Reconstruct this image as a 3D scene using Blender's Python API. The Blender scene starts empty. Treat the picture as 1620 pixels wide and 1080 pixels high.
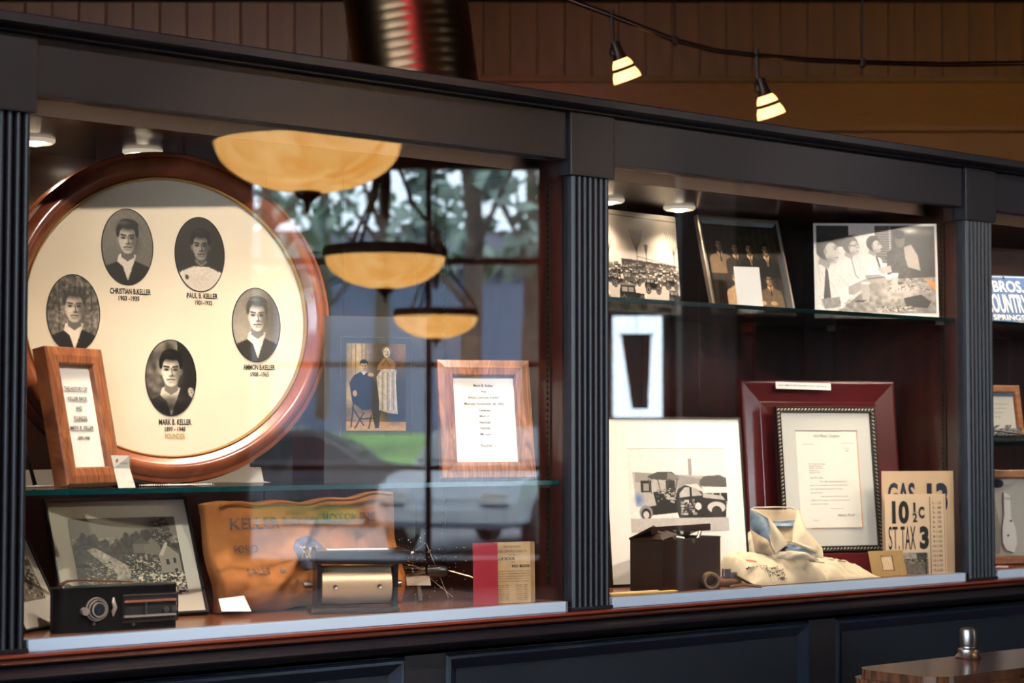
import bpy, bmesh, math, random
import numpy as np
from mathutils import Vector, Matrix, noise as mnoise
R = math.radians
PI = math.pi
random.seed(7)
rng = np.random.default_rng(7)
sc = bpy.context.scene
COL = sc.collection

# ------------------------------------------------------------------ camera
CAM = Vector((-1.5189, -3.1552, 1.3))
FPX = 3078.9
yaw, pit = 0.88, 0.0489
VIEW = Vector((math.cos(yaw)*math.cos(pit), math.sin(yaw)*math.cos(pit), math.sin(pit)))
RIGHT = Vector((math.sin(yaw), -math.cos(yaw), 0))
UP = RIGHT.cross(VIEW)
cd = bpy.data.cameras.new('camera')
cam = bpy.data.objects.new('camera', cd); COL.objects.link(cam)
cam.matrix_world = Matrix(((RIGHT.x, UP.x, -VIEW.x, CAM.x), (RIGHT.y, UP.y, -VIEW.y, CAM.y), (RIGHT.z, UP.z, -VIEW.z, CAM.z), (0, 0, 0, 1)))
cd.sensor_width = 36; cd.lens = FPX/1620*36
cd.clip_start = .05; cd.clip_end = 400
cd.dof.use_dof = True; cd.dof.focus_distance = 4.15; cd.dof.aperture_fstop = (cd.lens/1000)/.0135
sc.camera = cam

# ------------------------------------------------------------------ world, exposure
sc.view_settings.view_transform = 'Standard'; sc.view_settings.look = 'None'
sc.view_settings.gamma = 1; sc.view_settings.exposure = 0; sc.view_settings.use_curve_mapping = False
w = bpy.data.worlds.new('sky'); sc.world = w; w.use_nodes = True
bg = w.node_tree.nodes['Background']; bg.inputs[0].default_value = (.74, .87, 1, 1); bg.inputs[1].default_value = 16.5
sun = bpy.data.lights.new('sun', 'SUN'); sun.energy = 24; sun.angle = R(8); sun.color = (1, .95, .85)
so = bpy.data.objects.new('sun', sun); COL.objects.link(so); so.rotation_euler = (R(48), 0, R(218))
cy = sc.cycles
cy.max_bounces = 7; cy.diffuse_bounces = 3; cy.glossy_bounces = 4; cy.transmission_bounces = 6; cy.transparent_max_bounces = 24
cy.caustics_reflective = False; cy.caustics_refractive = False; cy.sample_clamp_indirect = 4; cy.use_denoising = True

# ------------------------------------------------------------------ helpers
def newmat(name):
    m = bpy.data.materials.new(name); m.use_nodes = True
    return m, m.node_tree, m.node_tree.nodes['Principled BSDF']
def mat(name, col, rough=.5, metal=0, coat=0, bump=0, bscale=200, var=0, vscale=20, spec=.5, emit=None, es=0, stretch=(1, 1, 1), trans=0):
    m, nt, b = newmat(name)
    b.inputs['Base Color'].default_value = (*col, 1)
    b.inputs['Roughness'].default_value = rough; b.inputs['Metallic'].default_value = metal
    b.inputs['Coat Weight'].default_value = coat; b.inputs['Coat Roughness'].default_value = .12
    b.inputs['Specular IOR Level'].default_value = spec
    if emit: b.inputs['Emission Color'].default_value = (*emit, 1); b.inputs['Emission Strength'].default_value = es
    if trans: b.inputs['Transmission Weight'].default_value = trans
    tc = nt.nodes.new('ShaderNodeTexCoord'); mp = nt.nodes.new('ShaderNodeMapping'); mp.inputs['Scale'].default_value = stretch
    nt.links.new(tc.outputs['Object'], mp.inputs[0])
    if var:
        n = nt.nodes.new('ShaderNodeTexNoise'); n.inputs['Scale'].default_value = vscale; n.inputs['Detail'].default_value = 5
        nt.links.new(mp.outputs[0], n.inputs[0])
        r = nt.nodes.new('ShaderNodeValToRGB'); nt.links.new(n.outputs[0], r.inputs[0])
        r.color_ramp.elements[0].position = .3; r.color_ramp.elements[1].position = .7
        r.color_ramp.elements[0].color = (*[c*(1-var) for c in col], 1); r.color_ramp.elements[1].color = (*[min(1, c*(1+var)) for c in col], 1)
        nt.links.new(r.outputs[0], b.inputs['Base Color'])
    if bump:
        n = nt.nodes.new('ShaderNodeTexNoise'); n.inputs['Scale'].default_value = bscale; n.inputs['Detail'].default_value = 3
        nt.links.new(mp.outputs[0], n.inputs[0])
        bp = nt.nodes.new('ShaderNodeBump'); bp.inputs['Strength'].default_value = bump; bp.inputs['Distance'].default_value = .002
        nt.links.new(n.outputs[0], bp.inputs['Height']); nt.links.new(bp.outputs[0], b.inputs['Normal'])
    return m
def wood(name, dark, light, rough=.3, coat=.4, scale=6, stretch=(1, 8, 8), dist=3):
    m, nt, b = newmat(name)
    tc = nt.nodes.new('ShaderNodeTexCoord'); mp = nt.nodes.new('ShaderNodeMapping'); mp.inputs['Scale'].default_value = stretch
    n = nt.nodes.new('ShaderNodeTexNoise'); n.inputs['Scale'].default_value = scale; n.inputs['Detail'].default_value = 7; n.inputs['Distortion'].default_value = dist
    r = nt.nodes.new('ShaderNodeValToRGB'); r.color_ramp.elements[0].position = .32; r.color_ramp.elements[1].position = .68
    r.color_ramp.elements[0].color = (*dark, 1); r.color_ramp.elements[1].color = (*light, 1)
    nt.links.new(tc.outputs['Object'], mp.inputs[0]); nt.links.new(mp.outputs[0], n.inputs[0]); nt.links.new(n.outputs[0], r.inputs[0]); nt.links.new(r.outputs[0], b.inputs['Base Color'])
    b.inputs['Roughness'].default_value = rough; b.inputs['Coat Weight'].default_value = coat; b.inputs['Coat Roughness'].default_value = .15
    return m
def fres(nt, mul=1.0, ior=1.5):
    """fresnel of a thin pane, the same from both of its faces"""
    g = nt.nodes.new('ShaderNodeNewGeometry'); mx = nt.nodes.new('ShaderNodeMapRange')
    mx.inputs['To Min'].default_value = ior; mx.inputs['To Max'].default_value = 1/ior
    nt.links.new(g.outputs['Backfacing'], mx.inputs['Value'])
    f = nt.nodes.new('ShaderNodeFresnel'); nt.links.new(mx.outputs[0], f.inputs['IOR'])
    mm = nt.nodes.new('ShaderNodeMath'); mm.operation = 'MULTIPLY'; mm.inputs[1].default_value = mul
    nt.links.new(f.outputs[0], mm.inputs[0])
    return mm.outputs[0]
def glass(name, tint=(1, 1, 1), rough=0, mul=1.0):
    m = bpy.data.materials.new(name); m.use_nodes = True; nt = m.node_tree; nt.nodes.clear()
    o = nt.nodes.new('ShaderNodeOutputMaterial'); mx = nt.nodes.new('ShaderNodeMixShader')
    t = nt.nodes.new('ShaderNodeBsdfTransparent'); t.inputs[0].default_value = (*tint, 1)
    g = nt.nodes.new('ShaderNodeBsdfGlossy'); g.inputs['Roughness'].default_value = rough
    nt.links.new(fres(nt, mul), mx.inputs[0]); nt.links.new(t.outputs[0], mx.inputs[1]); nt.links.new(g.outputs[0], mx.inputs[2]); nt.links.new(mx.outputs[0], o.inputs[0])
    return m
M = {}
M['glass'] = glass('clear_glass', (.985, .99, .99), mul=1.25)
M['window_glass'] = glass('window_glass', (.97, .98, .98))
M['shelf_glass'] = glass('shelf_glass', (.93, .97, .95))
M['bulb_glass'] = glass('bulb_glass', (.93, .9, .87), mul=2.4)
M['shelf_edge_backlit'] = mat('shelf_edge_backlit', (.003, .012, .012), .15)  # backlit darkness of the middle and right shelf edges, put into the colour
M['shelf_edge'] = mat('shelf_edge', (.004, .05, .055), .08, spec=.8, trans=.15)
M['paint'] = mat('case_paint', (.0075, .0065, .0105), .4, spec=.32, coat=.05, bump=.1, bscale=90)
M['paint_low'] = mat('case_paint_low', (.007, .011, .019), .35, spec=.35)
M['mahog'] = wood('mahogany', (.022, .005, .004), (.055, .012, .007), .28, .4, 5, (1, 1, .15))
M['mahog_h'] = wood('mahogany_level', (.03, .007, .005), (.07, .017, .010), .25, .5, 5, (.15, 1, 1))
M['floor_wood'] = wood('case_floor_wood', (.13, .035, .014), (.28, .09, .035), .25, .5, 6, (.25, 4, 4))
M['rail'] = mat('rail_daylight_tint', (.44, .56, .72), .3, coat=.3)  # white rail with the blue of the daylight put into its colour
M['round_wood'] = wood('round_frame_wood', (.15, .036, .014), (.34, .095, .04), .22, .8, 4, (1, 1, 1), 1.5)
M['brown_wood'] = wood('rustic_brown', (.13, .035, .012), (.42, .15, .06), .4, .3, 9, (4, 1, .6), 4)
M['orange_wood'] = wood('orange_wood', (.25, .08, .03), (.5, .2, .08), .35, .4, 8, (.5, 4, 4), 3)
M['gold'] = mat('gold_leaf', (.75, .5, .2), .3, 1)
M['cream'] = mat('cream_board', (.80, .67, .49), .7, var=.04, vscale=8)
M['white'] = mat('white_card', (.83, .8, .76), .7)
M['paper'] = mat('paper', (.66, .63, .57), .75)
M['matwhite'] = mat('white_mount', (.86, .82, .78), .8)
M['matgrey'] = mat('beige_mount', (.6, .55, .47), .8)
M['greymount'] = mat('grey_mount', (.06, .055, .06), .5, coat=.5)
M['black'] = mat('black_lacquer', (.012, .011, .012), .3, coat=.4)
M['blackm'] = mat('black_matt', (.012, .011, .012), .6)
M['ink'] = mat('ink', (.012, .01, .012), .8)
M['ink_navy'] = mat('navy_ink', (.015, .02, .045), .8)
M['ink_blue'] = mat('blue_stamp_ink', (.17, .085, .075), .9, var=.6, vscale=90)
M['ink_gold'] = mat('gold_ink', (.45, .32, .08), .6)
M['ink_brown'] = mat('brown_ink', (.09, .04, .02), .8)
M['maroon'] = mat('maroon_lacquer', (.085, .008, .011), .28, coat=.7, var=.3, vscale=6)
M['leather'] = mat('brown_leather', (.14, .05, .02), .45, bump=.3, bscale=300)
M['bodyblack'] = mat('camera_leatherette', (.004, .004, .005), .5, spec=.15, bump=.5, bscale=900)
M['chrome'] = mat('bright_metal', (.75, .72, .7), .2, 1)
M['steel'] = mat('dull_steel', (.32, .28, .26), .35, 1)
M['edge_dark'] = mat('soffit_edge', (.016, .010, .008), .6, spec=.2)
M['nickel'] = mat('worn_nickel', (.6, .5, .44), .3, .6)
M['bronze'] = mat('dark_bronze', (.035, .022, .015), .4, .6)
M['brass'] = mat('pale_brass', (.62, .42, .26), .36, .35, bump=.05, bscale=60, stretch=(1, 20, 20))
M['brown_metal'] = mat('brown_enamel', (.03, .012, .009), .35, spec=.3)
M['redcard'] = mat('red_card', (.36, .018, .035), .5, coat=.2)
M['tan'] = mat('tan_paper', (.52, .34, .17), .7, var=.15, vscale=25)
M['tan_poster'] = mat('poster_card', (.62, .42, .25), .75, var=.06, vscale=9)
M['tan_light'] = mat('price_card', (.7, .5, .32), .75, var=.05, vscale=9)
M['goldcard'] = mat('ochre_card', (.3, .18, .06), .6)
M['blueplate'] = mat('blue_plate', (.05, .115, .26), .3, coat=.5)
M['whitepaint'] = mat('white_paint', (.75, .77, .78), .35)
M['green'] = mat('grass', (.09, .2, .03), .9, var=.35, vscale=.4)
M['bark'] = mat('bark', (.06, .045, .035), .9, var=.3, vscale=5)
M['asphalt'] = mat('asphalt', (.12, .125, .14), .85, var=.15, vscale=3)

def link(o, parent=None):
    COL.objects.link(o)
    if parent: o.parent = parent
    return o
def mesh(name, verts, faces, m=None, parent=None, smooth=False, loc=None, rot=None):
    me = bpy.data.meshes.new(name); me.from_pydata([tuple(v) for v in verts], [], faces); me.update()
    if m:
        for k in (m if isinstance(m, (list, tuple)) else [m]): me.materials.append(k)
    if smooth:
        for p in me.polygons: p.use_smooth = True
    o = bpy.data.objects.new(name, me)
    if loc is not None: o.location = loc
    if rot is not None: o.rotation_euler = rot
    return link(o, parent)
class MB:
    def __init__(s): s.v = []; s.f = []
    def add(s, v, f):
        n = len(s.v); s.v += [Vector(a) for a in v]; s.f += [tuple(i+n for i in q) for q in f]; return s
    def box(s, a, b, bev=0):
        x0, y0, z0 = a; x1, y1, z1 = b
        if bev:
            bm = bmesh.new(); bmesh.ops.create_cube(bm, size=1)
            for q in bm.verts: q.co = Vector(((x0+x1)/2+q.co.x*(x1-x0), (y0+y1)/2+q.co.y*(y1-y0), (z0+z1)/2+q.co.z*(z1-z0)))
            bmesh.ops.bevel(bm, geom=bm.edges[:], offset=bev, segments=2, affect='EDGES', profile=.7)
            bm.verts.index_update(); s.add([q.co.copy() for q in bm.verts], [[q.index for q in f.verts] for f in bm.faces]); bm.free(); return s
        v = [(x, y, z) for x in (x0, x1) for y in (y0, y1) for z in (z0, z1)]
        return s.add(v, [(0, 1, 3, 2), (4, 6, 7, 5), (0, 4, 5, 1), (2, 3, 7, 6), (0, 2, 6, 4), (1, 5, 7, 3)])
    def tube(s, pts, r, n=10, cap=True):
        pts = [Vector(p) for p in pts]; rs = r if isinstance(r, (list, tuple)) else [r]*len(pts)
        V = []; F = []; prev = None
        for i, p in enumerate(pts):
            d = (pts[min(i+1, len(pts)-1)]-pts[max(i-1, 0)]).normalized()
            if prev is None: a = d.orthogonal().normalized()
            else: a = (prev-d*prev.dot(d)).normalized()
            prev = a; b = d.cross(a)
            for k in range(n): t = 2*PI*k/n; V.append(p+a*rs[i]*math.cos(t)+b*rs[i]*math.sin(t))
        for i in range(len(pts)-1):
            for k in range(n): F.append((i*n+k, i*n+(k+1) % n, (i+1)*n+(k+1) % n, (i+1)*n+k))
        if cap: F.append(tuple(range(n))[::-1]); F.append(tuple((len(pts)-1)*n+k for k in range(n)))
        return s.add(V, F)
    def lathe(s, prof, c=(0, 0, 0), axis='Z', n=32):
        V = []; F = []; c = Vector(c)
        for r, h in prof:
            for k in range(n):
                t = 2*PI*k/n; a, b = r*math.cos(t), r*math.sin(t)
                V.append(c+Vector({'Z': (a, b, h), 'X': (h, a, b), 'Y': (a, -h, b)}[axis]))
        for i in range(len(prof)-1):
            for k in range(n): F.append((i*n+k, i*n+(k+1) % n, (i+1)*n+(k+1) % n, (i+1)*n+k))
        closed = max(abs(prof[0][0]-prof[-1][0]), abs(prof[0][1]-prof[-1][1])) < 1e-6
        if prof[0][0] > 1e-5 and not closed: F.append(tuple(range(n))[::-1])
        if prof[-1][0] > 1e-5 and not closed: F.append(tuple((len(prof)-1)*n+k for k in range(n)))
        return s.add(V, F)
    def prism(s, poly, y0, y1, plane='XZ'):
        n = len(poly)
        mk = {'XZ': lambda a, b, h: (a, h, b), 'XY': lambda a, b, h: (a, b, h), 'YZ': lambda a, b, h: (h, a, b)}[plane]
        return s.add([mk(a, b, y0) for a, b in poly]+[mk(a, b, y1) for a, b in poly],
                     [tuple(range(n)), tuple(range(n, 2*n))[::-1]]+[(i, i+n, (i+1) % n+n, (i+1) % n) for i in range(n)])
    def build(s, name, m, parent=None, smooth=False, loc=None, rot=None, fix=True):
        o = mesh(name, s.v, s.f, m, parent, smooth, loc, rot)
        if fix:
            bm = bmesh.new(); bm.from_mesh(o.data); bmesh.ops.recalc_face_normals(bm, faces=bm.faces[:]); bm.to_mesh(o.data); bm.free()
        if smooth: o.data.set_sharp_from_angle(angle=R(40))
        return o
def tag(o, label=None, cat=None, group=None, kind=None):
    if label: o['label'] = label
    if cat: o['category'] = cat
    if group: o['group'] = group
    if kind: o['kind'] = kind
    return o
def thing(name, label, cat, loc=(0, 0, 0), rot=(0, 0, 0), group=None):
    o = bpy.data.objects.new(name, None); o.empty_display_size = .05; link(o); o.location = loc; o.rotation_euler = rot
    return tag(o, label, cat, group)
def bx(name, a, b, m, parent=None, bev=0, kind=None):
    o = MB().box(a, b, bev).build(name, m, parent)
    if kind: o['kind'] = kind
    return o
def sweep_rect(w_, h_, prof):
    """closed moulding round a rectangle standing on z=0; prof = (inset, y)"""
    V = []; F = []; n = len(prof)
    for (sx, z0, sz) in ((-1, 0, 1), (1, 0, 1), (1, h_, -1), (-1, h_, -1)):
        for d, y in prof: V.append((sx*(w_/2-d), y, z0+sz*d))
    for i in range(4):
        for k in range(n): F.append((i*n+k, i*n+(k+1) % n, ((i+1) % 4)*n+(k+1) % n, ((i+1) % 4)*n+k))
    return MB().add(V, F)
def sweep_oval(a, b, prof, n=120):
    V = []; F = []; k_ = len(prof)
    for i in range(n):
        t = 2*PI*i/n
        for d, y in prof: V.append(((a-d)*math.cos(t), y, (b-d)*math.sin(t)))
    for i in range(n):
        for k in range(k_): F.append((i*k_+k, i*k_+(k+1) % k_, ((i+1) % n)*k_+(k+1) % k_, ((i+1) % n)*k_+k))
    return MB().add(V, F)
def text(parent, s, x, z, w_, h_, m, y=-.0012, bold=0, shear=0, name='lettering', rot=None, ext=0):
    c = bpy.data.curves.new(name, 'FONT'); c.body = s; c.align_x = 'CENTER'; c.align_y = 'CENTER'; c.resolution_u = 3
    c.offset = bold; c.shear = shear; c.size = 1; c.extrude = ext; c.materials.append(m)
    o = bpy.data.objects.new(name, c); link(o, parent)
    bpy.context.view_layer.update()
    d = o.dimensions
    sx, sz = w_/max(d.x, 1e-4), h_/max(d.y, 1e-4)
    bb = o.bound_box; cx = (bb[0][0]+bb[6][0])/2*sx; cz = (bb[0][1]+bb[6][1])/2*sz
    me = bpy.data.meshes.new_from_object(o.evaluated_get(bpy.context.evaluated_depsgraph_get())); bpy.data.objects.remove(o)
    me.transform(Matrix.Diagonal((sx, sz, 1, 1))); me.name = name
    o = link(bpy.data.objects.new(name, me), parent)
    o.rotation_euler = rot or (PI/2, 0, 0); o.location = (x-cx, y, z-cz)
    return o

# ---- flat prints: a raster drawn with numpy becomes the vertex colours of a fine grid
class Pic:
    def __init__(s, W, H, bg, res=220, tint=(1, .93, .84)):
        s.W, s.H = W, H; s.nx = res; s.ny = max(8, int(res*H/W)); s.t = np.array(tint)
        X, Y = np.meshgrid((np.arange(s.nx)+.5)/s.nx*W, (np.arange(s.ny)+.5)/s.ny*H); s.X, s.Y = X, Y; s.px = W/s.nx
        s.a = np.ones((s.ny, s.nx, 3))*s.c(bg)
    def c(s, g): return np.array(g) if hasattr(g, '__len__') else s.t*g
    def put(s, cov, g): cov = np.clip(cov, 0, 1)[..., None]; s.a = s.a*(1-cov)+s.c(g)*cov; return s
    def ell(s, cx, cy, rx, ry, g, soft=1, rot=0, op=1):
        x, y = s.X-cx, s.Y-cy
        if rot: c_, n_ = math.cos(rot), math.sin(rot); x, y = x*c_+y*n_, -x*n_+y*c_
        d = (np.hypot(x/rx, y/ry)-1)*min(rx, ry)
        return s.put((.5-d/(s.px*soft))*op if soft < 50 else np.exp(-np.clip(d+min(rx, ry), 0, None)**2/(min(rx, ry)**2))*op, g)
    def glow(s, cx, cy, rx, ry, g, op=1): return s.put(np.exp(-((s.X-cx)/rx)**2-((s.Y-cy)/ry)**2)*op, g)
    def poly(s, pts, g, op=1):
        ins = np.zeros(s.X.shape, bool); n = len(pts)
        for i in range(n):
            x1, y1 = pts[i]; x2, y2 = pts[(i+1) % n]
            if y1 == y2: continue
            cnd = ((y1 > s.Y) != (y2 > s.Y)) & (s.X < (x2-x1)*(s.Y-y1)/(y2-y1)+x1); ins ^= cnd
        return s.put(ins*op, g)
    def rect(s, x0, y0, x1, y1, g, op=1): return s.put(((s.X > x0) & (s.X < x1) & (s.Y > y0) & (s.Y < y1))*op, g)
    def line(s, pts, wd, g, op=1):
        for (x1, y1), (x2, y2) in zip(pts[:-1], pts[1:]):
            dx, dy = x2-x1, y2-y1; t = np.clip(((s.X-x1)*dx+(s.Y-y1)*dy)/(dx*dx+dy*dy+1e-9), 0, 1)
            s.put((.5-(np.hypot(s.X-x1-t*dx, s.Y-y1-t*dy)-wd/2)/s.px)*op, g)
        return s
    def grad(s, x0, y0, x1, y1, g, p=1):
        t = ((s.X-x0)*(x1-x0)+(s.Y-y0)*(y1-y0))/((x1-x0)**2+(y1-y0)**2); return s.put(np.clip(t, 0, 1)**p, g)
    def noise(s, cell, amp, box=None):
        nx, ny = int(s.W/cell)+3, int(s.H/cell)+3; g = rng.random((ny, nx))
        u, v = s.X/cell, s.Y/cell; i, j = u.astype(int), v.astype(int); fu, fv = u-i, v-j
        q = (g[j, i]*(1-fu)+g[j, i+1]*fu)*(1-fv)+(g[j+1, i]*(1-fu)+g[j+1, i+1]*fu)*fv
        k = (q-.5)*2*amp
        if box is not None: k = k*((s.X > box[0]) & (s.Y > box[1]) & (s.X < box[2]) & (s.Y < box[3]))
        s.a = np.clip(s.a*(1+k[..., None]), 0, 1); return s
    def speck(s, box, n, sz, gs):
        for _ in range(n):
            x, y = rng.uniform(box[0], box[2]), rng.uniform(box[1], box[3]); r = sz*rng.uniform(.5, 1.5)
            s.rect(x, y, x+r*rng.uniform(.6, 2.4), y+r*rng.uniform(.4, 1.2), gs[rng.integers(len(gs))])
        return s
    def man(s, cx, cy, f, hair=.06, skin=.62, suit=.06, shirt=.8, tie=None, bg=None, light=1, hat=False, collar=True, gl=False, lean=0):
        """head and shoulders; f = half the height of the face"""
        P = lambda L: [(cx+(a+lean*(-b if b < 0 else 0))*f, cy+b*f) for a, b in L]
        s.poly(P([(-2.6, 5.5), (-2.5, 2.9), (-2.1, 2.2), (-.6, 1.55), (.6, 1.55), (2.1, 2.2), (2.5, 2.9), (2.6, 5.5)]), suit)
        if collar: s.poly(P([(-.62, 1.15), (0, 2.9), (.62, 1.15), (.3, 1), (-.3, 1)]), shirt); s.poly(P([(-.62, 1.15), (-.75, 1.6), (-.15, 2.1), (0, 1.5)]), shirt)
        if tie is not None: s.poly(P([(-.14, 1.5), (.14, 1.5), (.2, 3.2), (-.2, 3.2)]), tie)
        s.poly(P([(-.42, .5), (.42, .5), (.46, 1.3), (0, 1.6), (-.46, 1.3)]), skin*.55)
        s.ell(cx, cy-.42*f, .80*f, .92*f, hair)
        s.ell(cx-.68*f, cy+.12*f, .11*f, .22*f, skin*.7); s.ell(cx+.68*f, cy+.12*f, .11*f, .22*f, skin*.5)
        s.ell(cx, cy+.05*f, .63*f, .90*f, skin); s.ell(cx, cy+.5*f, .5*f, .56*f, skin)
        s.glow(cx+light*.5*f, cy+.25*f, .3*f, .8*f, skin*.38, .8)
        s.glow(cx-light*.2*f, cy+.1*f, .3*f, .5*f, min(1, skin*1.25), .5)
        s.glow(cx, cy-.78*f, .66*f, .3*f, hair, .9); s.ell(cx+.1*f, cy-1.0*f, .68*f, .34*f, hair, rot=.12); s.ell(cx-.66*f, cy-.42*f, .12*f, .34*f, hair); s.ell(cx+.66*f, cy-.42*f, .12*f, .34*f, hair)
        s.glow(cx-.25*f, cy-1.1*f, .34*f, .1*f, min(1, hair+.2), .6)
        for e in (-1, 1):
            s.line(P([(e*.13, -.2), (e*.46, -.24)]), .1*f, hair*.8+.02); s.ell(cx+e*.29*f, cy-.02*f, .13*f, .07*f, .07); s.glow(cx+e*.29*f, cy-.06*f, .24*f, .13*f, skin*.3, .6)
        s.line(P([(.04, -.1), (.1, .36), (-.1, .4)]), .07*f, skin*.45); s.glow(cx+.1*f*light, cy+.38*f, .16*f, .08*f, skin*.25, .8)
        s.line(P([(-.24, .62), (0, .59), (.24, .62)]), .08*f, skin*.28); s.glow(cx, cy+.77*f, .22*f, .06*f, skin*.45, .6)
        if gl:
            s.line(P([(-.6, -.02), (.6, -.02)]), .07*f, .05)
        return s
def tolin(a): return np.where(a <= .04045, a/12.92, ((a+.055)/1.055)**2.4)
_pm, _nt, _b = newmat('printed_photo')
_at = _nt.nodes.new('ShaderNodeAttribute'); _at.attribute_name = 'print'; _nt.links.new(_at.outputs['Color'], _b.inputs['Base Color'])
_b.inputs['Roughness'].default_value = .35
M['print'] = _pm
def setcol(me, rgb):
    ca = me.color_attributes.new('print', 'FLOAT_COLOR', 'POINT')
    a = np.ones((len(rgb), 4), np.float32); a[:, :3] = tolin(np.clip(rgb, 0, 1)); ca.data.foreach_set('color', a.ravel())
def quadmesh(name, V, nx, ny, parent, m):
    i = (np.arange(ny-1)[:, None]*nx+np.arange(nx-1)[None]).ravel()
    F = np.stack([i, i+nx, i+nx+1, i+1], 1)
    me = bpy.data.meshes.new(name); me.vertices.add(len(V)); me.vertices.foreach_set('co', V.astype(np.float32).ravel())
    me.loops.add(F.size); me.loops.foreach_set('vertex_index', F.ravel().astype(np.int32)); me.polygons.add(len(F))
    me.polygons.foreach_set('loop_start', (np.arange(len(F))*4).astype(np.int32)); me.update(calc_edges=True); me.validate(); me.materials.append(m)
    return link(bpy.data.objects.new(name, me), parent)
def print_rect(pic, w_, h_, parent, x=0, z=0, y=-.001, name='photograph'):
    """pic on a w x h rectangle whose centre is x,z"""
    X = x+(pic.X/pic.W-.5)*w_; X = x+((np.arange(pic.nx)/(pic.nx-1))-.5)*w_; Z = z+(.5-np.arange(pic.ny)/(pic.ny-1))*h_
    gx, gz = np.meshgrid(X, Z); V = np.stack([gx, np.full_like(gx, y), gz], -1).reshape(-1, 3)
    o = quadmesh(name, V, pic.nx, pic.ny, parent, M['print']); setcol(o.data, pic.a.reshape(-1, 3)); return o
def print_oval(pic, rx, rz, parent, x, z, y, name='portrait'):
    nr, nt_ = 46, 128; rr = (np.arange(nr)/(nr-1))**.8; th = np.arange(nt_+1)/nt_*2*PI
    a, b = np.meshgrid(th, rr); U = b*np.cos(a); Vv = b*np.sin(a)
    iu = np.clip((U*.5+.5)*(pic.nx-1), 0, pic.nx-1.001); iv = np.clip((.5-Vv*.5)*(pic.ny-1), 0, pic.ny-1.001)
    i, j = iu.astype(int), iv.astype(int); fu, fv = (iu-i)[..., None], (iv-j)[..., None]
    c = (pic.a[j, i]*(1-fu)+pic.a[j, i+1]*fu)*(1-fv)+(pic.a[j+1, i]*(1-fu)+pic.a[j+1, i+1]*fu)*fv
    V = np.stack([x+U*rx, np.full_like(U, y), z+Vv*rz], -1).reshape(-1, 3)
    o = quadmesh(name, V, nt_+1, nr, parent, M['print']); setcol(o.data, c.reshape(-1, 3))
    return o

# ------------------------------------------------------------------ room shell
ZC = 3.95
dW = Vector((.771, .637, 0)); W0 = Vector((9.456, -9.656, 0))      # window wall, runs along dW
dB = Vector((.771, -.637, 0)); B0 = Vector((3.703, 3.466, 0))     # panelled wall behind the case
M['wall'] = mat('brown_wall', (.30, .105, .012), .6, var=.1, vscale=3)
M['wall_dark'] = mat('dark_wall', (.03, .028, .035), .7, var=.1, vscale=2)
M['plank'] = wood('wall_plank', (.20, .07, .009), (.26, .092, .012), .4, .15, 4, (1, 1, .2))
M['ceil'] = mat('dark_ceiling', (.035, .022, .012), .8)
M['room_floor'] = wood('room_floor', (.05, .025, .015), (.1, .05, .03), .35, .2, 3, (1, 6, 1))
corner = Vector((14.66, -5.5, 0))
wa, wb = Vector((.05, -17.5, 0)), Vector((-5.5, -12, 0)); wc = B0+dB*((-5.5-B0.x)/dB.x)
poly = [corner, wa, wb, wc]
MB().prism([(p.x, p.y) for p in poly], -.12, 0, 'XY').build('floor', M['room_floor'])['kind'] = 'structure'
MB().prism([(p.x, p.y) for p in poly], ZC, ZC+.12, 'XY').build('ceiling', M['ceil'])['kind'] = 'structure'
def wall(name, p0, d, length, openings, m, t=.2, zt=ZC):
    """wall from p0 along d; the room is on the left of d at local +y"""
    n = Vector((-d.y, d.x, 0)); mb = MB()
    xs = sorted({0, length, *[o[0] for o in openings], *[o[1] for o in openings]})
    for a, b in zip(xs[:-1], xs[1:]):
        op = sorted([(o[2], o[3]) for o in openings if o[0] <= a+1e-6 and o[1] >= b-1e-6]); z = 0
        for lo, hi in op+[(zt, zt)]:
            if lo > z: mb.box((a, -t, z), (b, 0, lo))
            z = hi
    o = mb.build(name, m); o.matrix_world = Matrix(((d.x, n.x, 0, p0.x), (d.y, n.y, 0, p0.y), (0, 0, 1, 0), (0, 0, 0, 1))); o['kind'] = 'structure'
    return o
def window(name, p0, d, a0, a1, z0, z1, vs, hs, m, t=.09, fw=.06):
    n = Vector((-d.y, d.x, 0)); r = bpy.data.objects.new(name, None); link(r); r['kind'] = 'structure'
    r.matrix_world = Matrix(((d.x, n.x, 0, p0.x), (d.y, n.y, 0, p0.y), (0, 0, 1, 0), (0, 0, 0, 1)))
    f = MB(); 
    f.box((a0, -t, z0), (a0+fw, .02, z1)); f.box((a1-fw, -t, z0), (a1, .02, z1)); f.box((a0+fw, -t, z0), (a1-fw, .02, z0+fw)); f.box((a0+fw, -t, z1-fw), (a1-fw, .02, z1))
    f.build('window_frame', m, r)
    vs2 = [a0+fw]+list(vs)+[a1-fw]
    for v, b in vs: bx('muntin', (v-b/2, -.06, z0+fw), (v+b/2, 0, z1-fw), m, r)
    for h, b in hs: bx('muntin', (a0+fw, -.055, h-b/2), (a1-fw, -.005, h+b/2), m, r)
    bx('window_pane', (a0+fw, -.036, z0+fw), (a1-fw, -.03, z1-fw), M['window_glass'], r)
    # portal in the opening
    L = bpy.data.lights.new('daylight_portal', 'AREA'); L.shape = 'RECTANGLE'; L.size = a1-a0; L.size_y = z1-z0; L.cycles.is_portal = True
    o = bpy.data.objects.new('daylight_portal', L); link(o, r); o.location = ((a0+a1)/2, -t-.02, (z0+z1)/2); o.rotation_euler = (-PI/2, 0, 0)
    return r
M['frame_red'] = mat('window_frame_brown', (.07, .022, .018), .45)
Lw = (corner-wa).length; sA = lambda p: (Vector(p)-Vector((wa.x, wa.y, 0))).dot(dW)
wdir = (corner-wa).normalized()
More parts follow.
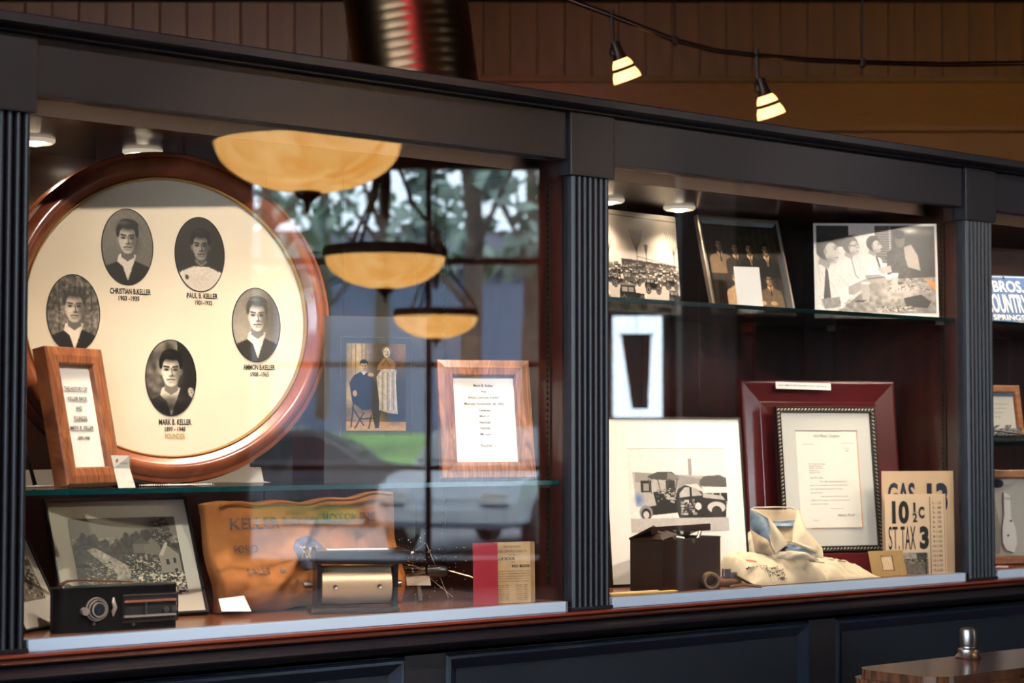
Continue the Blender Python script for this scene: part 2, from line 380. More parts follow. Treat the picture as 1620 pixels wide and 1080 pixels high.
aL, aR, aM = sA((7.473, -11.295, 0)), sA((9.456, -9.656, 0)), sA((8.69, -10.289, 0))
a2, a3 = sA((9.93, -9.34, 0))-.0, sA((10.377, -9.036, 0))
wall('wall_front', wa, wdir, Lw, [(aL, aR, .2, 3.68), (a2, a3, 1.42, 2.41)], M['wall_dark'])
window('window_1', wa, wdir, aL, aR, .2, 3.68, [(aM, .055)], [(2.835, .06), (1.93, .05), (1.03, .05)], M['frame_red'], fw=.035)
window('window_2', wa, wdir, a2, a3, 1.42, 2.41, [], [], M['whitepaint'], fw=.05)
t = thing('banner', 'narrow dark banner mirrored against the bright window in the middle glass', 'banner', (wa.x+wdir.x*(a2+a3)/2-.13, wa.y+wdir.y*(a2+a3)/2+.12, 1.54), (0, 0, math.atan2(wdir.y, wdir.x)))
MB().prism([(-.04, .0), (.10, .0), (.13, .64), (-.13, .64)], 0, .012, 'XZ').build('cloth', mat('dark_banner', (.05, .03, .03), .8), t); MB().tube([(-.15, .006, .64), (.15, .006, .64)], .01, 8).tube([(0, .006, .64), (0, .006, .86)], .004, 6).build('rod', M['bronze'], t)
lw = (wb-wc).length; ldir = (wb-wc).normalized()
wall('wall_left', wc, ldir, lw, [(10.5, 18.5, .7, 3.2)], M['wall_dark'])
window('added_window', wc, ldir, 10.5, 18.5, .7, 3.2, [(12.5, .08), (14.5, .08), (16.5, .08)], [], M['frame_red'])  # unseen window added to throw blue daylight on the rail and pilasters
wall('wall_rear', wb, (wa-wb).normalized(), (wa-wb).length, [], M['wall_dark'])
lb = (corner-wc).length
wb_ = wall('wall_back', corner, (wc-corner).normalized(), lb, [], M['wall'])
wb_mat = wb_.matrix_world.copy()
# plank band, its rail and the smooth band below it
def on_back(o):
    return o
t0 = (corner-(B0+dB*4.2)).length; t1_ = (corner-(B0-dB*2.2)).length
pk = bpy.data.meshes.new('plank'); _m = MB().box((.0025, 0, 0), (.1155, .022, .33), .003)
pk.from_pydata([tuple(v) for v in _m.v], [], _m.f); pk.materials.append(M['plank']); pk.update()
k = 0; t = t0
while t < t1_:
    o = bpy.data.objects.new('plank', pk); link(o, wb_); o.location = (t, .002*(k % 3), 2.87); t += .118; k += 1
def bband(name, z0, z1, y, m, bev=.004):
    o = bx(name, (t0-2, 0, z0), (t1_+3, y, z1), m, None, bev); o.matrix_world = wb_mat; o['kind'] = 'structure'; return o
bband('trim_1', 2.845, 2.87, .06, wood('rail_wood', (.2, .09, .02), (.28, .13, .04), .2, .8))
bband('trim_2', 2.655, 2.845, .03, wood('band_wood', (.27, .095, .011), (.33, .12, .016), .3, .3))
bband('trim_3', 3.2, 3.3, .35, M['ceil'])
bband('trim_4', 2.63, 2.655, .05, M['wall'])

# outdoors seen in the glass reflections
def ground(name, pts, z, m):
    o = mesh(name, pts, [tuple(range(len(pts)))], m); o['kind'] = 'structure'; return o
nW = Vector((wdir.y, -wdir.x, 0))   # outwards
def W(a, out, z=0): p = wa+wdir*a+nW*out; return Vector((p.x, p.y, z))
mesh('ground', [W(-30, .25, -.05), W(50, .25, -.05), W(50, 14, -.05), W(-30, 14, -.05)], [(0, 1, 2, 3)], M['asphalt'])['kind'] = 'structure'
mesh('lawn', [W(-40, 14, -.04), W(60, 14, -.04), W(70, 34, 1.3), W(-50, 34, 1.3), W(90, 120, 2.2), W(-80, 120, 2.2)], [(0, 1, 2, 3), (3, 2, 4, 5)], M['green'])['kind'] = 'structure'
mesh('ground_side', [(-5.8, -25, -.05), (-5.8, 20, -.05), (-60, 30, -.05), (-60, -40, -.05)], [(0, 1, 2, 3)], M['asphalt'])['kind'] = 'structure'
M['leaf'] = mat('leaf', (.13, .19, .17), .7, var=.5, vscale=3)
def tree(loc, h, r, seed, label):
    rd = random.Random(seed); t = thing('tree', label, 'tree', loc, group=None)
    mb = MB().tube([(0, 0, 0), (.1, .05, h*.4), (-.05, .1, h*.8)], [.2, .15, .06], 8)
    for k in range(7):
        a = rd.uniform(0, 6.28); z = h*rd.uniform(.25, .7); mb.tube([(0, 0, z), (r*.6*math.cos(a), r*.6*math.sin(a), z+h*.2)], [.07, .02], 5)
    mb.build('trunk', M['bark'], t)
    V = []; F = []
    for c in range(27):
        a = rd.uniform(0, 6.28); q = r*math.sqrt(rd.random()); z = h*rd.uniform(.33, 1.05); cr = r*rd.uniform(.12, .24); cx, cy_ = q*math.cos(a)*(1.15-.5*z/h), q*math.sin(a)*(1.15-.5*z/h)
        for l in range(21):
            p = Vector((cx+rd.gauss(0, cr*.5), cy_+rd.gauss(0, cr*.5), max(.2, z+rd.gauss(0, cr*.35))))
            u = Vector((rd.uniform(-1, 1), rd.uniform(-1, 1), rd.uniform(-1, 1))).normalized(); v = u.orthogonal().normalized(); s = rd.uniform(.12, .3)
            n = len(V); V += [p+u*s, p+v*s*.5, p-u*s, p-v*s*.5]; F.append((n, n+1, n+2, n+3))
    f = mesh('foliage', V, F, M['leaf'], t); f['kind'] = 'stuff'
def vpos(px, D, z):
    d = VIEW+RIGHT*((px-810)/FPX); p = CAM+d*D; return (p.x, .05-p.y, z)
tree(vpos(415, 40, 1.2), 9.0, 2.6, 5, 'leafy tree mirrored above the rim of the round frame')
tree(vpos(600, 44, 1.6), 10.5, 3.0, 2, 'leafy tree mirrored in the left glass between the two amber bowls')
tree(vpos(740, 31, 1.0), 8.5, 2.4, 3, 'slim leafy tree mirrored in the top right window square of the left glass')
tree(vpos(835, 40, 1.5), 9.5, 2.0, 4, 'leafy tree mirrored at the right edge of the left glass')
tree(vpos(510, 56, 1.8), 11.5, 3.2, 1, 'farthest leafy tree mirrored behind the small bowl lamp')
t = thing('building', 'long low slate-blue building mirrored behind the trees in the left glass', 'building', vpos(600, 70, 1.2), (0, 0, R(39)))
bx('wall', (-5.6, -.0, 0), (5.6, 6, 5.6), mat('slate_siding', (.07, .10, .18), .8, bump=.3, bscale=4, stretch=(.1, 1, 8)), t); MB().prism([(-.5, 5.6), (6.5, 5.6), (3, 7.2)], -6, 6, 'YZ').build('roof', mat('roof_slate', (.06, .07, .1), .8), t)
for k in range(4): bx('window', (-4.6+2.6*k, -.06, 1.4), (-3.6+2.6*k, .02, 3.0), M['whitepaint'], t)
def bush(loc, r, label, seed):
    rd = random.Random(seed); V = []; F = []
    for l in range(2200):
        d = Vector((rd.gauss(0, 1), rd.gauss(0, 1), abs(rd.gauss(0, 1)))).normalized()*r*rd.uniform(.8, 1.02); p = Vector((d.x*1.5, d.y, d.z*.8))
        u = Vector((rd.uniform(-1, 1), rd.uniform(-1, 1), rd.uniform(-1, 1))).normalized(); v = u.orthogonal().normalized(); s = .09
        n = len(V); V += [p+u*s, p+v*s*.6, p-u*s, p-v*s*.6]; F.append((n, n+1, n+2, n+3))
    o = mesh('bush', V, F, M['leaf'], None, False, loc); tag(o, label, 'bush')
bush(vpos(470, 33, .5), 1.15, 'round dark green bush mirrored low beside the round frame', 9)
def car(loc, rz, col, label, s=1):
    t = thing('car', label, 'car', loc, (0, 0, rz)); pm = mat('car_paint', col, .3, coat=.6)
    prof = [(-2.2, .35), (-2.25, .7), (-2.1, .95), (-1.5, 1.02), (-.85, 1.42), (.5, 1.45), (1.2, 1.02), (2.05, .88), (2.25, .6), (2.2, .32)]
    bm = bmesh.new(); o = MB().prism(prof, -.86, .86).build('body', pm, t)
    bm.from_mesh(o.data); bmesh.ops.bevel(bm, geom=bm.edges[:], offset=.07, segments=3, affect='EDGES'); bm.to_mesh(o.data); bm.free()
    gm = M['cg'] if 'cg' in M else M.setdefault('cg', mat('car_glass', (.02, .025, .03), .05, coat=1))
    MB().prism([(-1.25, 1.03), (-.8, 1.36), (-.15, 1.38), (-.15, 1.03)], -.875, .875).build('side_window', gm, t)
    MB().prism([(-.08, 1.03), (-.08, 1.38), (.45, 1.38), (1.0, 1.03)], -.875, .875).build('side_window', gm, t)
    MB().add([(.56, -.7, 1.44), (.56, .7, 1.44), (1.17, .76, 1.06), (1.17, -.76, 1.06), (.6, -.7, 1.46), (.6, .7, 1.46), (1.21, .76, 1.08), (1.21, -.76, 1.08)],
             [(0, 1, 2, 3), (4, 7, 6, 5), (0, 4, 5, 1), (1, 5, 6, 2), (2, 6, 7, 3), (3, 7, 4, 0)]).build('windscreen', gm, t)
    for x in (-1.4, 1.4):
        for y in (-.84, .84):
            wl = MB().lathe([(.0, -.1), (.2, -.1), (.33, -.09), (.33, .09), (.2, .1), (0, .1)], (x, y, .33), 'Y', 20).build('wheel', M['blackm'], t)
            MB().lathe([(0, -.11), (.19, -.11), (.19, .11), (0, .11)], (x, y, .33), 'Y', 12).build('hub_cap', M['chrome'], wl)
    for y in (-.62, .62): bx('headlamp', (2.17, y-.16, .6), (2.27, y+.16, .74), M['whitepaint'], t, .02)
    for y in (-.62, .62): bx('tail_lamp', (-2.28, y-.14, .66), (-2.2, y+.14, .82), M['redcard'], t, .02)
car(vpos(810, 24, -.05), R(150), (.46, .53, .62), 'pale silver car mirrored below the grey couple portrait')
car(vpos(455, 30, -.05), R(35), (.03, .03, .04), 'dark car mirrored at the left of the silver car, near the bush')
car(vpos(1010, 30, -.05), R(60), (.3, .02, .03), 'dark red car mirrored low at the right of the left glass')

# gray square column and white cased panel mirrored in the middle glass
colp = Vector((7.75, -5.97, 0))
o = MB().box((-.18, -.18, 0), (.18, .18, ZC)).build('column', mat('grey_column', (.75, .77, .8), .5)); o.location = colp; o.rotation_euler = (0, 0, R(39)); o['kind'] = 'structure'

# ------------------------------------------------------------------ lamps of the room
M['amber'] = None
m_, nt_, b_ = newmat('amber_glass'); M['amber'] = m_
tc = nt_.nodes.new('ShaderNodeTexCoord'); n1 = nt_.nodes.new('ShaderNodeTexNoise'); n1.inputs['Scale'].default_value = 5; n1.inputs['Detail'].default_value = 5; n1.inputs['Distortion'].default_value = 2
r1 = nt_.nodes.new('ShaderNodeValToRGB'); r1.color_ramp.elements[0].color = (.80, .44, .10, 1); r1.color_ramp.elements[1].color = (1, .76, .36, 1); r1.color_ramp.elements[0].position = .3; r1.color_ramp.elements[1].position = .72
nt_.links.new(tc.outputs['Object'], n1.inputs[0]); nt_.links.new(n1.outputs[0], r1.inputs[0]); nt_.links.new(r1.outputs[0], b_.inputs['Base Color']); nt_.links.new(r1.outputs[0], b_.inputs['Emission Color'])
b_.inputs['Emission Strength'].default_value = 11; b_.inputs['Roughness'].default_value = .3
tr_ = nt_.nodes.new('ShaderNodeBsdfTranslucent'); mx_ = nt_.nodes.new('ShaderNodeMixShader'); mx_.inputs[0].default_value = .6
ou_ = nt_.nodes['Material Output']; nt_.links.new(r1.outputs[0], tr_.inputs[0]); nt_.links.new(b_.outputs[0], mx_.inputs[1]); nt_.links.new(tr_.outputs[0], mx_.inputs[2]); nt_.links.new(mx_.outputs[0], ou_.inputs[0])
M['hot'] = mat('lamp_glow', (1, .8, .5), .5, emit=(1, .75, .42), es=30)
def pendant(loc, r, label, k):
    t = thing('pendant_lamp', label, 'lamp', loc)
    pr = [(r*math.cos(a), -r*.54*math.sin(a)) for a in [PI/2*i/16 for i in range(16, -1, -1)]]
    MB().lathe(pr, (0, 0, 0), 'Z', 48).build('glass_bowl', M['amber'], t, True)
    MB().lathe([(r-.02, .0), (r+.012, -.01), (r+.018, .02), (r+.01, .05), (r-.012, .05), (r-.02, 0)], (0, 0, 0), 'Z', 48).build('rim_band', M['bronze'], t, True)
    MB().lathe([(0, -r*.54-.075), (.008, -r*.54-.07), (.012, -r*.54-.045), (.02, -r*.54-.03), (.05, -r*.54-.008), (.05, -r*.54+.008), (0, -r*.54+.01)], (0, 0, 0), 'Z', 20).build('finial', M['bronze'], t, True)
    for i in range(3):
        a = 2*PI*i/3+.5; c, s = math.cos(a), math.sin(a)
        mb = MB().tube([(r*c, r*s, .05), (r*.8*c, r*.8*s, .16), (r*.45*c, r*.45*s, .3), (r*.28*c, r*.28*s, .46), (.02*c, .02*s, .6)], .011, 8)
        mb.lathe([(0, -.02), (.022, 0), (0, .02)], (r*.45*c, r*.45*s, .3), 'Z', 10)
        mb.build('suspension_arm', M['bronze'], t, True)
    MB().lathe([(0, .2), (.02, .22), (.035, .4), (.02, .58), (.03, .62), (.03, .68), (.0, .7)], (0, 0, 0), 'Z', 16).build('stem', M['bronze'], t, True)
    MB().tube([(0, 0, .69), (0, 0, ZC-loc[2]-.04)], .009, 8).build('chain', M['bronze'], t)
    MB().lathe([(0, ZC-loc[2]-.05), (.06, ZC-loc[2]-.04), (.07, ZC-loc[2]), (0, ZC-loc[2])], (0, 0, 0), 'Z', 20).build('ceiling_rose', M['bronze'], t, True)
    for i in range(3):
        a = 2*PI*i/3+k+.4; MB().lathe([(0, -.04), (.022, -.02), (.028, .01), (.015, .05), (0, .06)], (r*.4*math.cos(a), r*.4*math.sin(a), -.03), 'Z', 14).build('bulb', M['hot'], t, True)
        L = bpy.data.lights.new('bulb_light', 'POINT'); L.energy = 45; L.color = (1, .74, .42); L.shadow_soft_size = .02
        o = bpy.data.objects.new('bulb_light', L); link(o, t); o.location = (r*.42*math.cos(a), r*.42*math.sin(a), -.085)
pendant((2.349, -2.623, 2.357), .335, 'large glowing amber bowl lamp mirrored at the top of the left glass', 0)
pendant((4.80, -5.54, 2.30), .333, 'smaller mirrored amber bowl lamp on three arms below the large one', 1)
pendant((7.87, -9.1, 2.26), .333, 'faint small bowl lamp mirrored above the grey couple portrait', 2)

# spiral duct
t = thing('air_duct', 'large ribbed metal air duct rising behind the case top', 'duct')
p0, p1 = Vector((2.352, 2.012, 2.4)), Vector((2.17, 2.11, ZC))
prof = []; n = 150
V = []; F = []; ax = (p1-p0).normalized(); a_ = ax.orthogonal().normalized(); b__ = ax.cross(a_); ns = 48
for i in range(n):
    p = p0+(p1-p0)*(i/(n-1)); rr = .206+(.0014 if i % 3 == 0 else 0)
    for k in range(ns): q = 2*PI*k/ns; V.append(p+a_*rr*math.cos(q)+b__*rr*math.sin(q))
for i in range(n-1):
    for k in range(ns): F.append((i*ns+k, i*ns+(k+1) % ns, (i+1)*ns+(k+1) % ns, (i+1)*ns+k))
mesh('duct_tube', V, F, mat('duct_metal', (.17, .10, .055), .3, 1), t, True)
MB().tube([p0-ax*.02, p0+ax*.03], .217, 40).build('duct_collar', M['steel'], t, True)
# the elbow that carries it down to the floor behind the case
MB().tube([p0+ax*.01, p0-Vector((0, 0, .3)), (2.4, 2.0, .9), (2.4, 2.0, 0)], .2, 40).build('duct_riser', mat('duct_dark', (.1, .08, .06), .4, .8), t, True)

# track lights
def room_spot(loc, aim, energy, lab, size=34):
    d = (Vector(aim)-Vector(loc)).normalized(); t = thing('spot_lamp', lab, 'lamp', loc); q = Vector((0, 0, -1)).rotation_difference(d)
    h = MB().lathe([(0, .05), (.03, .045), (.034, -.04), (.05, -.075), (.046, -.075), (.03, -.03), (0, -.028)], (0, 0, 0), 'Z', 24).build('lamp_head', M['bronze'], t, True); h.rotation_mode = 'QUATERNION'; h.rotation_quaternion = q
    MB().tube([(0, 0, .03), (0, 0, ZC-loc[2])], .006, 8).build('stem', M['bronze'], t)
    L = bpy.data.lights.new('spot_light', 'SPOT'); L.energy = energy; L.spot_size = R(size); L.spot_blend = .75; L.color = (1, .87, .73); L.shadow_soft_size = .03
    o = bpy.data.objects.new('spot_light', L); link(o, t); o.location = d*.08; o.rotation_mode = 'QUATERNION'; o.rotation_quaternion = q
room_spot((-.15, -1.9, 2.95), (.42, .2, 1.42), 175, 'ceiling spot aimed at the round portrait frame', 44)
room_spot((.75, -1.9, 2.95), (.85, .15, 1.25), 150, 'ceiling spot aimed at the grey couple portrait', 44)
room_spot((1.75, -2.1, 2.6), (1.95, .25, 1.62), 225, 'ceiling spot aimed at the white-mounted car photograph', 42)
room_spot((2.9, -2.1, 2.6), (2.5, .2, 1.6), 105, 'ceiling spot aimed at the framed letter', 42)
room_spot((3.2, -1.7, 2.95), (3.0, .2, 1.3), 85, 'ceiling spot aimed at the blue plate in the right bay', 42)
def Zp(x, y, D): return CAM+(VIEW+RIGHT*((x-810)/FPX)-UP*((y-540)/FPX))*D
t = thing('track_light', 'curved metal ceiling track with two glowing glass spot lamps', 'lamp')
pp = [(780, -70), (840, -30), (900, 0), (968, 25), (1068, 64), (1130, 80), (1197, 88), (1280, 95), (1365, 99), (1490, 102), (1620, 100), (1760, 96), (1900, 92)]
MB().tube([Zp(x, y, 6) for x, y in pp], .008, 10).build('track', mat('track_metal', (.12, .08, .06), .22, 1), t, True)
for x, y in ((1068, 64), (1365, 99)):
    p = Zp(x, y, 6); h = MB().tube([p, (p.x, p.y, ZC)], .003, 6); h.lathe([(0, -.018), (.011, -.012), (.011, .012), (0, .018)], p, 'Z', 10); h.build('hanger', M['bronze'], t)
def sph(loc, d, k):
    """glass spot head hanging from the track; d is where it points"""
    d = Vector(d).normalized(); z = -d
    q = Vector((0, 0, 1)).rotation_difference(z); 
    hd = MB().lathe([(.0, .055), (.014, .055), (.017, .02), (.024, .0), (.0, -.002)], (0, 0, 0), 'Z', 20).build('lamp_socket', M['bronze'], t, True); hd.location = loc; hd.rotation_mode = 'QUATERNION'; hd.rotation_quaternion = q
    gl = MB().lathe([(.022, .0), (.03, -.012), (.034, -.026), (.031, -.026), (.026, -.012), (.019, 0)], (0, 0, 0), 'Z', 28).build('glass_shade', M['shade'], t, True); gl.location = loc; gl.rotation_mode = 'QUATERNION'; gl.rotation_quaternion = q
    rg = MB().lathe([(.034, -.025), (.037, -.03), (.036, -.035), (.031, -.035), (.03, -.025), (.034, -.025)], (0, 0, 0), 'Z', 28).build('shade_ring', M['bronze'], t, True); rg.location = loc; rg.rotation_mode = 'QUATERNION'; rg.rotation_quaternion = q
    g2 = MB().lathe([(.034, -.034), (.042, -.05), (.045, -.068), (.042, -.068), (.037, -.05), (.029, -.034)], (0, 0, 0), 'Z', 28).build('glass_shade', M['shade'], t, True); g2.location = loc; g2.rotation_mode = 'QUATERNION'; g2.rotation_quaternion = q
    bb = MB().lathe([(0, -.01), (.02, -.02), (.026, -.045), (0, -.05)], (0, 0, 0), 'Z', 20).build('bulb', M['hot'], t, True); bb.location = loc; bb.rotation_mode = 'QUATERNION'; bb.rotation_quaternion = q
    L = bpy.data.lights.new('spot_bulb', 'SPOT'); L.energy = 60; L.spot_size = R(95); L.spot_blend = .8; L.color = (1, .7, .4); L.shadow_soft_size = .03
    o = bpy.data.objects.new('spot_bulb', L); link(o, t); o.location = Vector(loc)+d*.075; o.rotation_mode = 'QUATERNION'; o.rotation_quaternion = q
M['shade'] = mat('frosted_shade', (.9, .7, .45), .4, emit=(1, .5, .17), es=2.6)
for (x, y0, y1, dd) in ((968, 25, 78, (.13, -.02, -.3)), (1197, 88, 135, (.13, -.02, -.33))):
    a = Zp(x, y0, 6); b = Zp(x+3, y1, 6)
    MB().tube([a+Vector((0, 0, .018)), a, b], [.009, .008, .0035], 8).build('drop_stem', M['bronze'], t, True)
    MB().lathe([(0, .012), (.013, .006), (.013, -.02), (0, -.024)], b, 'Z', 12).build('swivel', M['bronze'], t, True)
    sph(b+Vector((.016, -.012, -.03)), dd, 0)
tp = Zp(1125, -30, 6.3)
tag(MB().tube([(tp.x, tp.y, tp.z-.0), (tp.x, tp.y, ZC)], .008, 8).lathe([(0, -.05), (.012, -.05), (.012, 0), (0, 0)], tp, 'Z', 10).build('hanging_rod', M['bronze'], None), 'short thin dark rod hanging from the ceiling between the spot lamps', 'rod')

M['neon'] = mat('red_neon', (1, .05, .1), .3, emit=(1, .012, .08), es=55)
t = thing('neon_tubes', 'pair of red neon tubes under the ceiling, mirrored as a streak on the duct', 'lamp', (.55, -.30, 3.28), (0, 0, R(-37)))
for z in (-.06, .06): MB().tube([(-.42, 0, z), (.42, 0, z)], .014, 12).build('tube', M['neon'], t, True)
for x in (-.38, .38): MB().tube([(x, .03, -.09), (x, .03, ZC-3.28)], .006, 8).build('hanging_rod', M['bronze'], t); bx('clip', (x-.01, -.0, -.08), (x+.01, .03, .08), M['bronze'], t)

# ------------------------------------------------------------------ the display case
BAYS = [(0.0, 1.244, 'left'), (1.373, 2.617, 'middle'), (2.746, 3.99, 'right')]
ZL, ZR, ZT, DEP = 1.901, .9265, .948, .56
FZ = .945; SZ = 1.206; UZ = 1.611; CZ = 1.885
lin = bpy.data.meshes
def pilaster(x0, parent):
    bx('pilaster_cap', (x0, -.012, 1.866), (x0+.129, .03, 2.003), M['paint'], parent, .003)
    # reeded shaft
    a, b = x0+.012, x0+.123; n = 7; pts = [(a, .03)]
    for i in range(n):
        xl = a+(b-a)*i/n; wv = (b-a)/n
        pts += [(xl+wv*.02, .012), (xl+wv*.1, .002)]+[(xl+wv*(.1+.8*k/6), .002-.0075*math.sin(PI*k/6)) for k in range(1, 6)]+[(xl+wv*.9, .002), (xl+wv*.98, .012)]
    pts += [(b, .03)]
    MB().prism(pts, .93, 1.866, 'XY').build('fluted_shaft', M['paint'], parent)
    bx('pilaster_base', (x0+.006, -.006, .9265), (x0+.127, .03, .934), M['paint'], parent, .002)
def standard(x, y, parent, z0=.98, z1=1.86):
    mb = MB(); z = z0
    for s in (-.007, .004): mb.box((x-.003, y+s, z0), (x, y+s+.003, z1))
    while z < z1: mb.box((x-.003, y-.004, z), (x, y+.004, z+.006)); z += .0127
    o = mb.build('shelf_standard', M['std'], parent); o['kind'] = 'stuff'
M['std'] = mat('shelf_standard_metal', (.07, .05, .04), .35, .8)
M['trimring'] = mat('white_trim', (.8, .78, .74), .3, emit=(1, .85, .65), es=.5)
M['puck'] = mat('lamp_lens', (1, .9, .7), .4, emit=(1, .82, .58), es=14)
for bi, (x0, x1, nm) in enumerate(BAYS):
    c = thing('display_case', 'dark %s bay of the built-in glazed display case' % nm, 'display case', (x0, 0, 0))
    wd = x1-x0
    bx('lintel', (-.001, .0, ZL), (wd+.001, .03, 2.003), M['paint'], c, .002)
    bx('lintel_soffit', (.0, .03, ZL), (wd, .045, 1.97), M['mahog_h'], c)
    bx('glass_pane', (-.012, .024, .93), (wd+.012, .030, ZL+.0), M['glass'], c)
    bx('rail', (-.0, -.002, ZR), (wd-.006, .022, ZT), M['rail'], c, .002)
    bx('rail_end', (wd-.0055, -.002, ZR), (wd-.001, .02, ZT), M['steel'], c)
    bx('case_floor', (-.012, .032, .90), (wd+.012, DEP, FZ), M['floor_wood'], c)
    bx('ceiling_board', (-.012, .112, CZ), (wd+.012, DEP, CZ+.035), M['mahog_h'], c, .002); bx('ceiling_edge', (-.012, .108, CZ-.001), (wd+.012, .112, CZ+.036), M['edge_dark'], c)
    bx('top_board', (-.012, .03, 1.975), (wd+.012, DEP, 1.985), M['mahog_h'], c)
    # back boards
    nb = 6
    for i in range(nb): bx('back_board', (-.012+(wd+.024)*i/nb+.001, DEP, .9), (-.012+(wd+.024)*(i+1)/nb-.001, DEP+.018, 1.985), M['mahog'], c, .0015)
    bx('side_panel', (-.03, .031, .9), (-.0125, DEP+.02, 1.985), M['mahog'], c)
    bx('side_panel', (wd+.0125, .031, .9), (wd+.03, DEP+.02, 1.985), M['mahog'], c)
    standard(wd+.0124, .075, c); standard(wd+.0124, .45, c)
    for i in (0, 1, 2):  # shelf standards on the back wall
        pass
    # glass shelves: clear faces, coloured edges
    for z in {0: [SZ], 1: [UZ], 2: [UZ, 1.287]}[bi]:
        s = MB().box((-.01, .036, z-.0095), (wd+.01, .50, z)).build('glass_shelf', [M['shelf_glass'], M['shelf_edge'] if bi == 0 else M['shelf_edge_backlit']], c)
        for p in s.data.polygons:
            if abs(p.normal.z) < .5: p.material_index = 1
        for (sy) in (.075, .45): bx('shelf_clip', (wd-.012, sy-.006, z-.017), (wd+.009, sy+.006, z-.0097), M['steel'], c)
    # unseen slot lamp added to light the exhibits' fronts, and puck lamps
    bx('added_lamp_bar', (.03, .05, 1.957), (wd-.03, .1, 1.9745), M['whitepaint'], c)
    L = bpy.data.lights.new('added_slot_light', 'AREA'); L.shape = 'RECTANGLE'; L.size = wd-.1; L.size_y = .04; L.energy = (5, 7, 4.5)[bi]; L.color = (1, .80, .60); L.spread = R(72)
    o = bpy.data.objects.new('added_slot_light', L); link(o, c); o.location = (wd/2, .075, 1.954); o.rotation_euler = (R(2), 0, 0)
    for px_ in (.185, .425):
        X = px_ if bi != 1 else px_+.165-.02
        if bi == 1: X = {.185: .343, .425: .589}[px_]
        MB().lathe([(.022, -.002), (.036, -.008), (.041, -.004), (.041, 0), (.022, 0), (.022, -.002)], (X, .385, CZ), 'Z', 32).build('puck_lamp', M['trimring'], c, True)
        MB().lathe([(0, -.0135), (.012, -.012), (.022, -.005), (.022, -.001), (0, -.001)], (X, .385, CZ), 'Z', 24).build('puck_lens', M['puck'], c, True)
        L = bpy.data.lights.new('puck_light', 'SPOT'); L.energy = (3.5, 5, 5)[bi]; L.spot_size = R(130); L.spot_blend = .7; L.color = (1, .8, .58); L.shadow_soft_size = .018
        o = bpy.data.objects.new('puck_light', L); link(o, c); o.location = (X, .38, CZ-.02); o.rotation_euler = (R(-14), 0, 0)
    pilaster(wd, c)
    if bi == 0: pilaster(-.129, c)
# case ends
endp = bx('end_panel', (-.16, .031, .93), (-.13, DEP+.02, 1.999), M['mahog'], None); tag(endp, 'plain dark end panel closing the left end of the case', 'panel')
# cornice
t = thing('cornice', 'long dark moulded cornice along the top of the display case', 'cornice')
prof = [(-.0, 2.0), (-.012, 2.003), (-.012, 2.0065), (-.030, 2.009), (-.045, 2.0095), (-.05, 2.012), (-.05, 2.027), (-.046, 2.030), (.6, 2.03), (.6, 2.0)]
MB().prism([(a, b+.003) for a, b in prof], -.17, 4.13, 'YZ').build('cornice_moulding', M['paint'], t)
# sill moulding
t = thing('sill_moulding', 'long dark moulded sill with red-brown edge under the case glass', 'sill')
MB().prism([(.03, .926), (-.01, .926), (-.018, .9245), (-.021, .921), (-.018, .918), (-.014, .917), (.03, .917)], -.17, 4.13, 'YZ').build('red_bead', mat('red_bead', (.16, .03, .015), .25, coat=.6), t, True).update_tag()
MB().prism([(.03, .917), (-.014, .917), (-.027, .915), (-.031, .911), (-.027, .907), (-.02, .906), (.03, .906)], -.17, 4.13, 'YZ').build('red_bead', M['mahog_h'], t, True)
bn = [(-.02, .906)]+[(-.02-.03*math.sin(PI*k/10), .906-.034*(k/10)) for k in range(1, 10)]+[(-.02, .872), (0, .868), (0, .862), (.03, .862), (.03, .906)]
MB().prism(bn, -.17, 4.13, 'YZ').build('bullnose', M['paint'], t, True)
# base cabinet with raised panels
t = thing('base_cabinet', 'dark navy base cabinet with raised panels under the display case', 'cabinet')
bx('carcass', (-.17, .02, .0), (4.13, .58, .866), M['paint_low'], t)
bx('plinth', (-.17, .0, .0), (4.13, .02, .12), M['paint_low'], t)
bx('top_stretcher', (-.17, 0, .862), (4.13, .02, .88), M['paint_low'], t)
edges = [(-.27, .811), (.915, 2.011), (2.105, 3.2), (3.294, 4.3)]
for a, b in edges:
    a2_, b2_ = max(a, -.17), min(b, 4.13)
    o = sweep_rect(b2_-a2_, .74, [(0, .02), (0, -.001), (.004, -.004), (.01, -.004), (.034, .012), (.034, .02)]).build('raised_panel', mat('panel_paint', (.009, .015, .028), .28, coat=.2), t); o.location = ((a2_+b2_)/2, 0, .118)
    o2 = bx('panel_field', ((a2_+.034), .01, .15), ((b2_-.034), .02, .826), M['paint_low'], t)
for a, b in ((.811, .915), (2.011, 2.105), (3.2, 3.294)): bx('stile', (a, .0, .12), (b, .02, .862), M['paint'], t, .001)

# ------------------------------------------------------------------ things in the left bay
def stand(name, label, cat, x, y, z, yw, lean, t=.0, group=None):
    return thing(name, label, cat, (x, y, z+t*math.sin(R(lean))), (-R(lean), 0, R(yw)), group)
G = lambda r, g, b: (r, g, b)

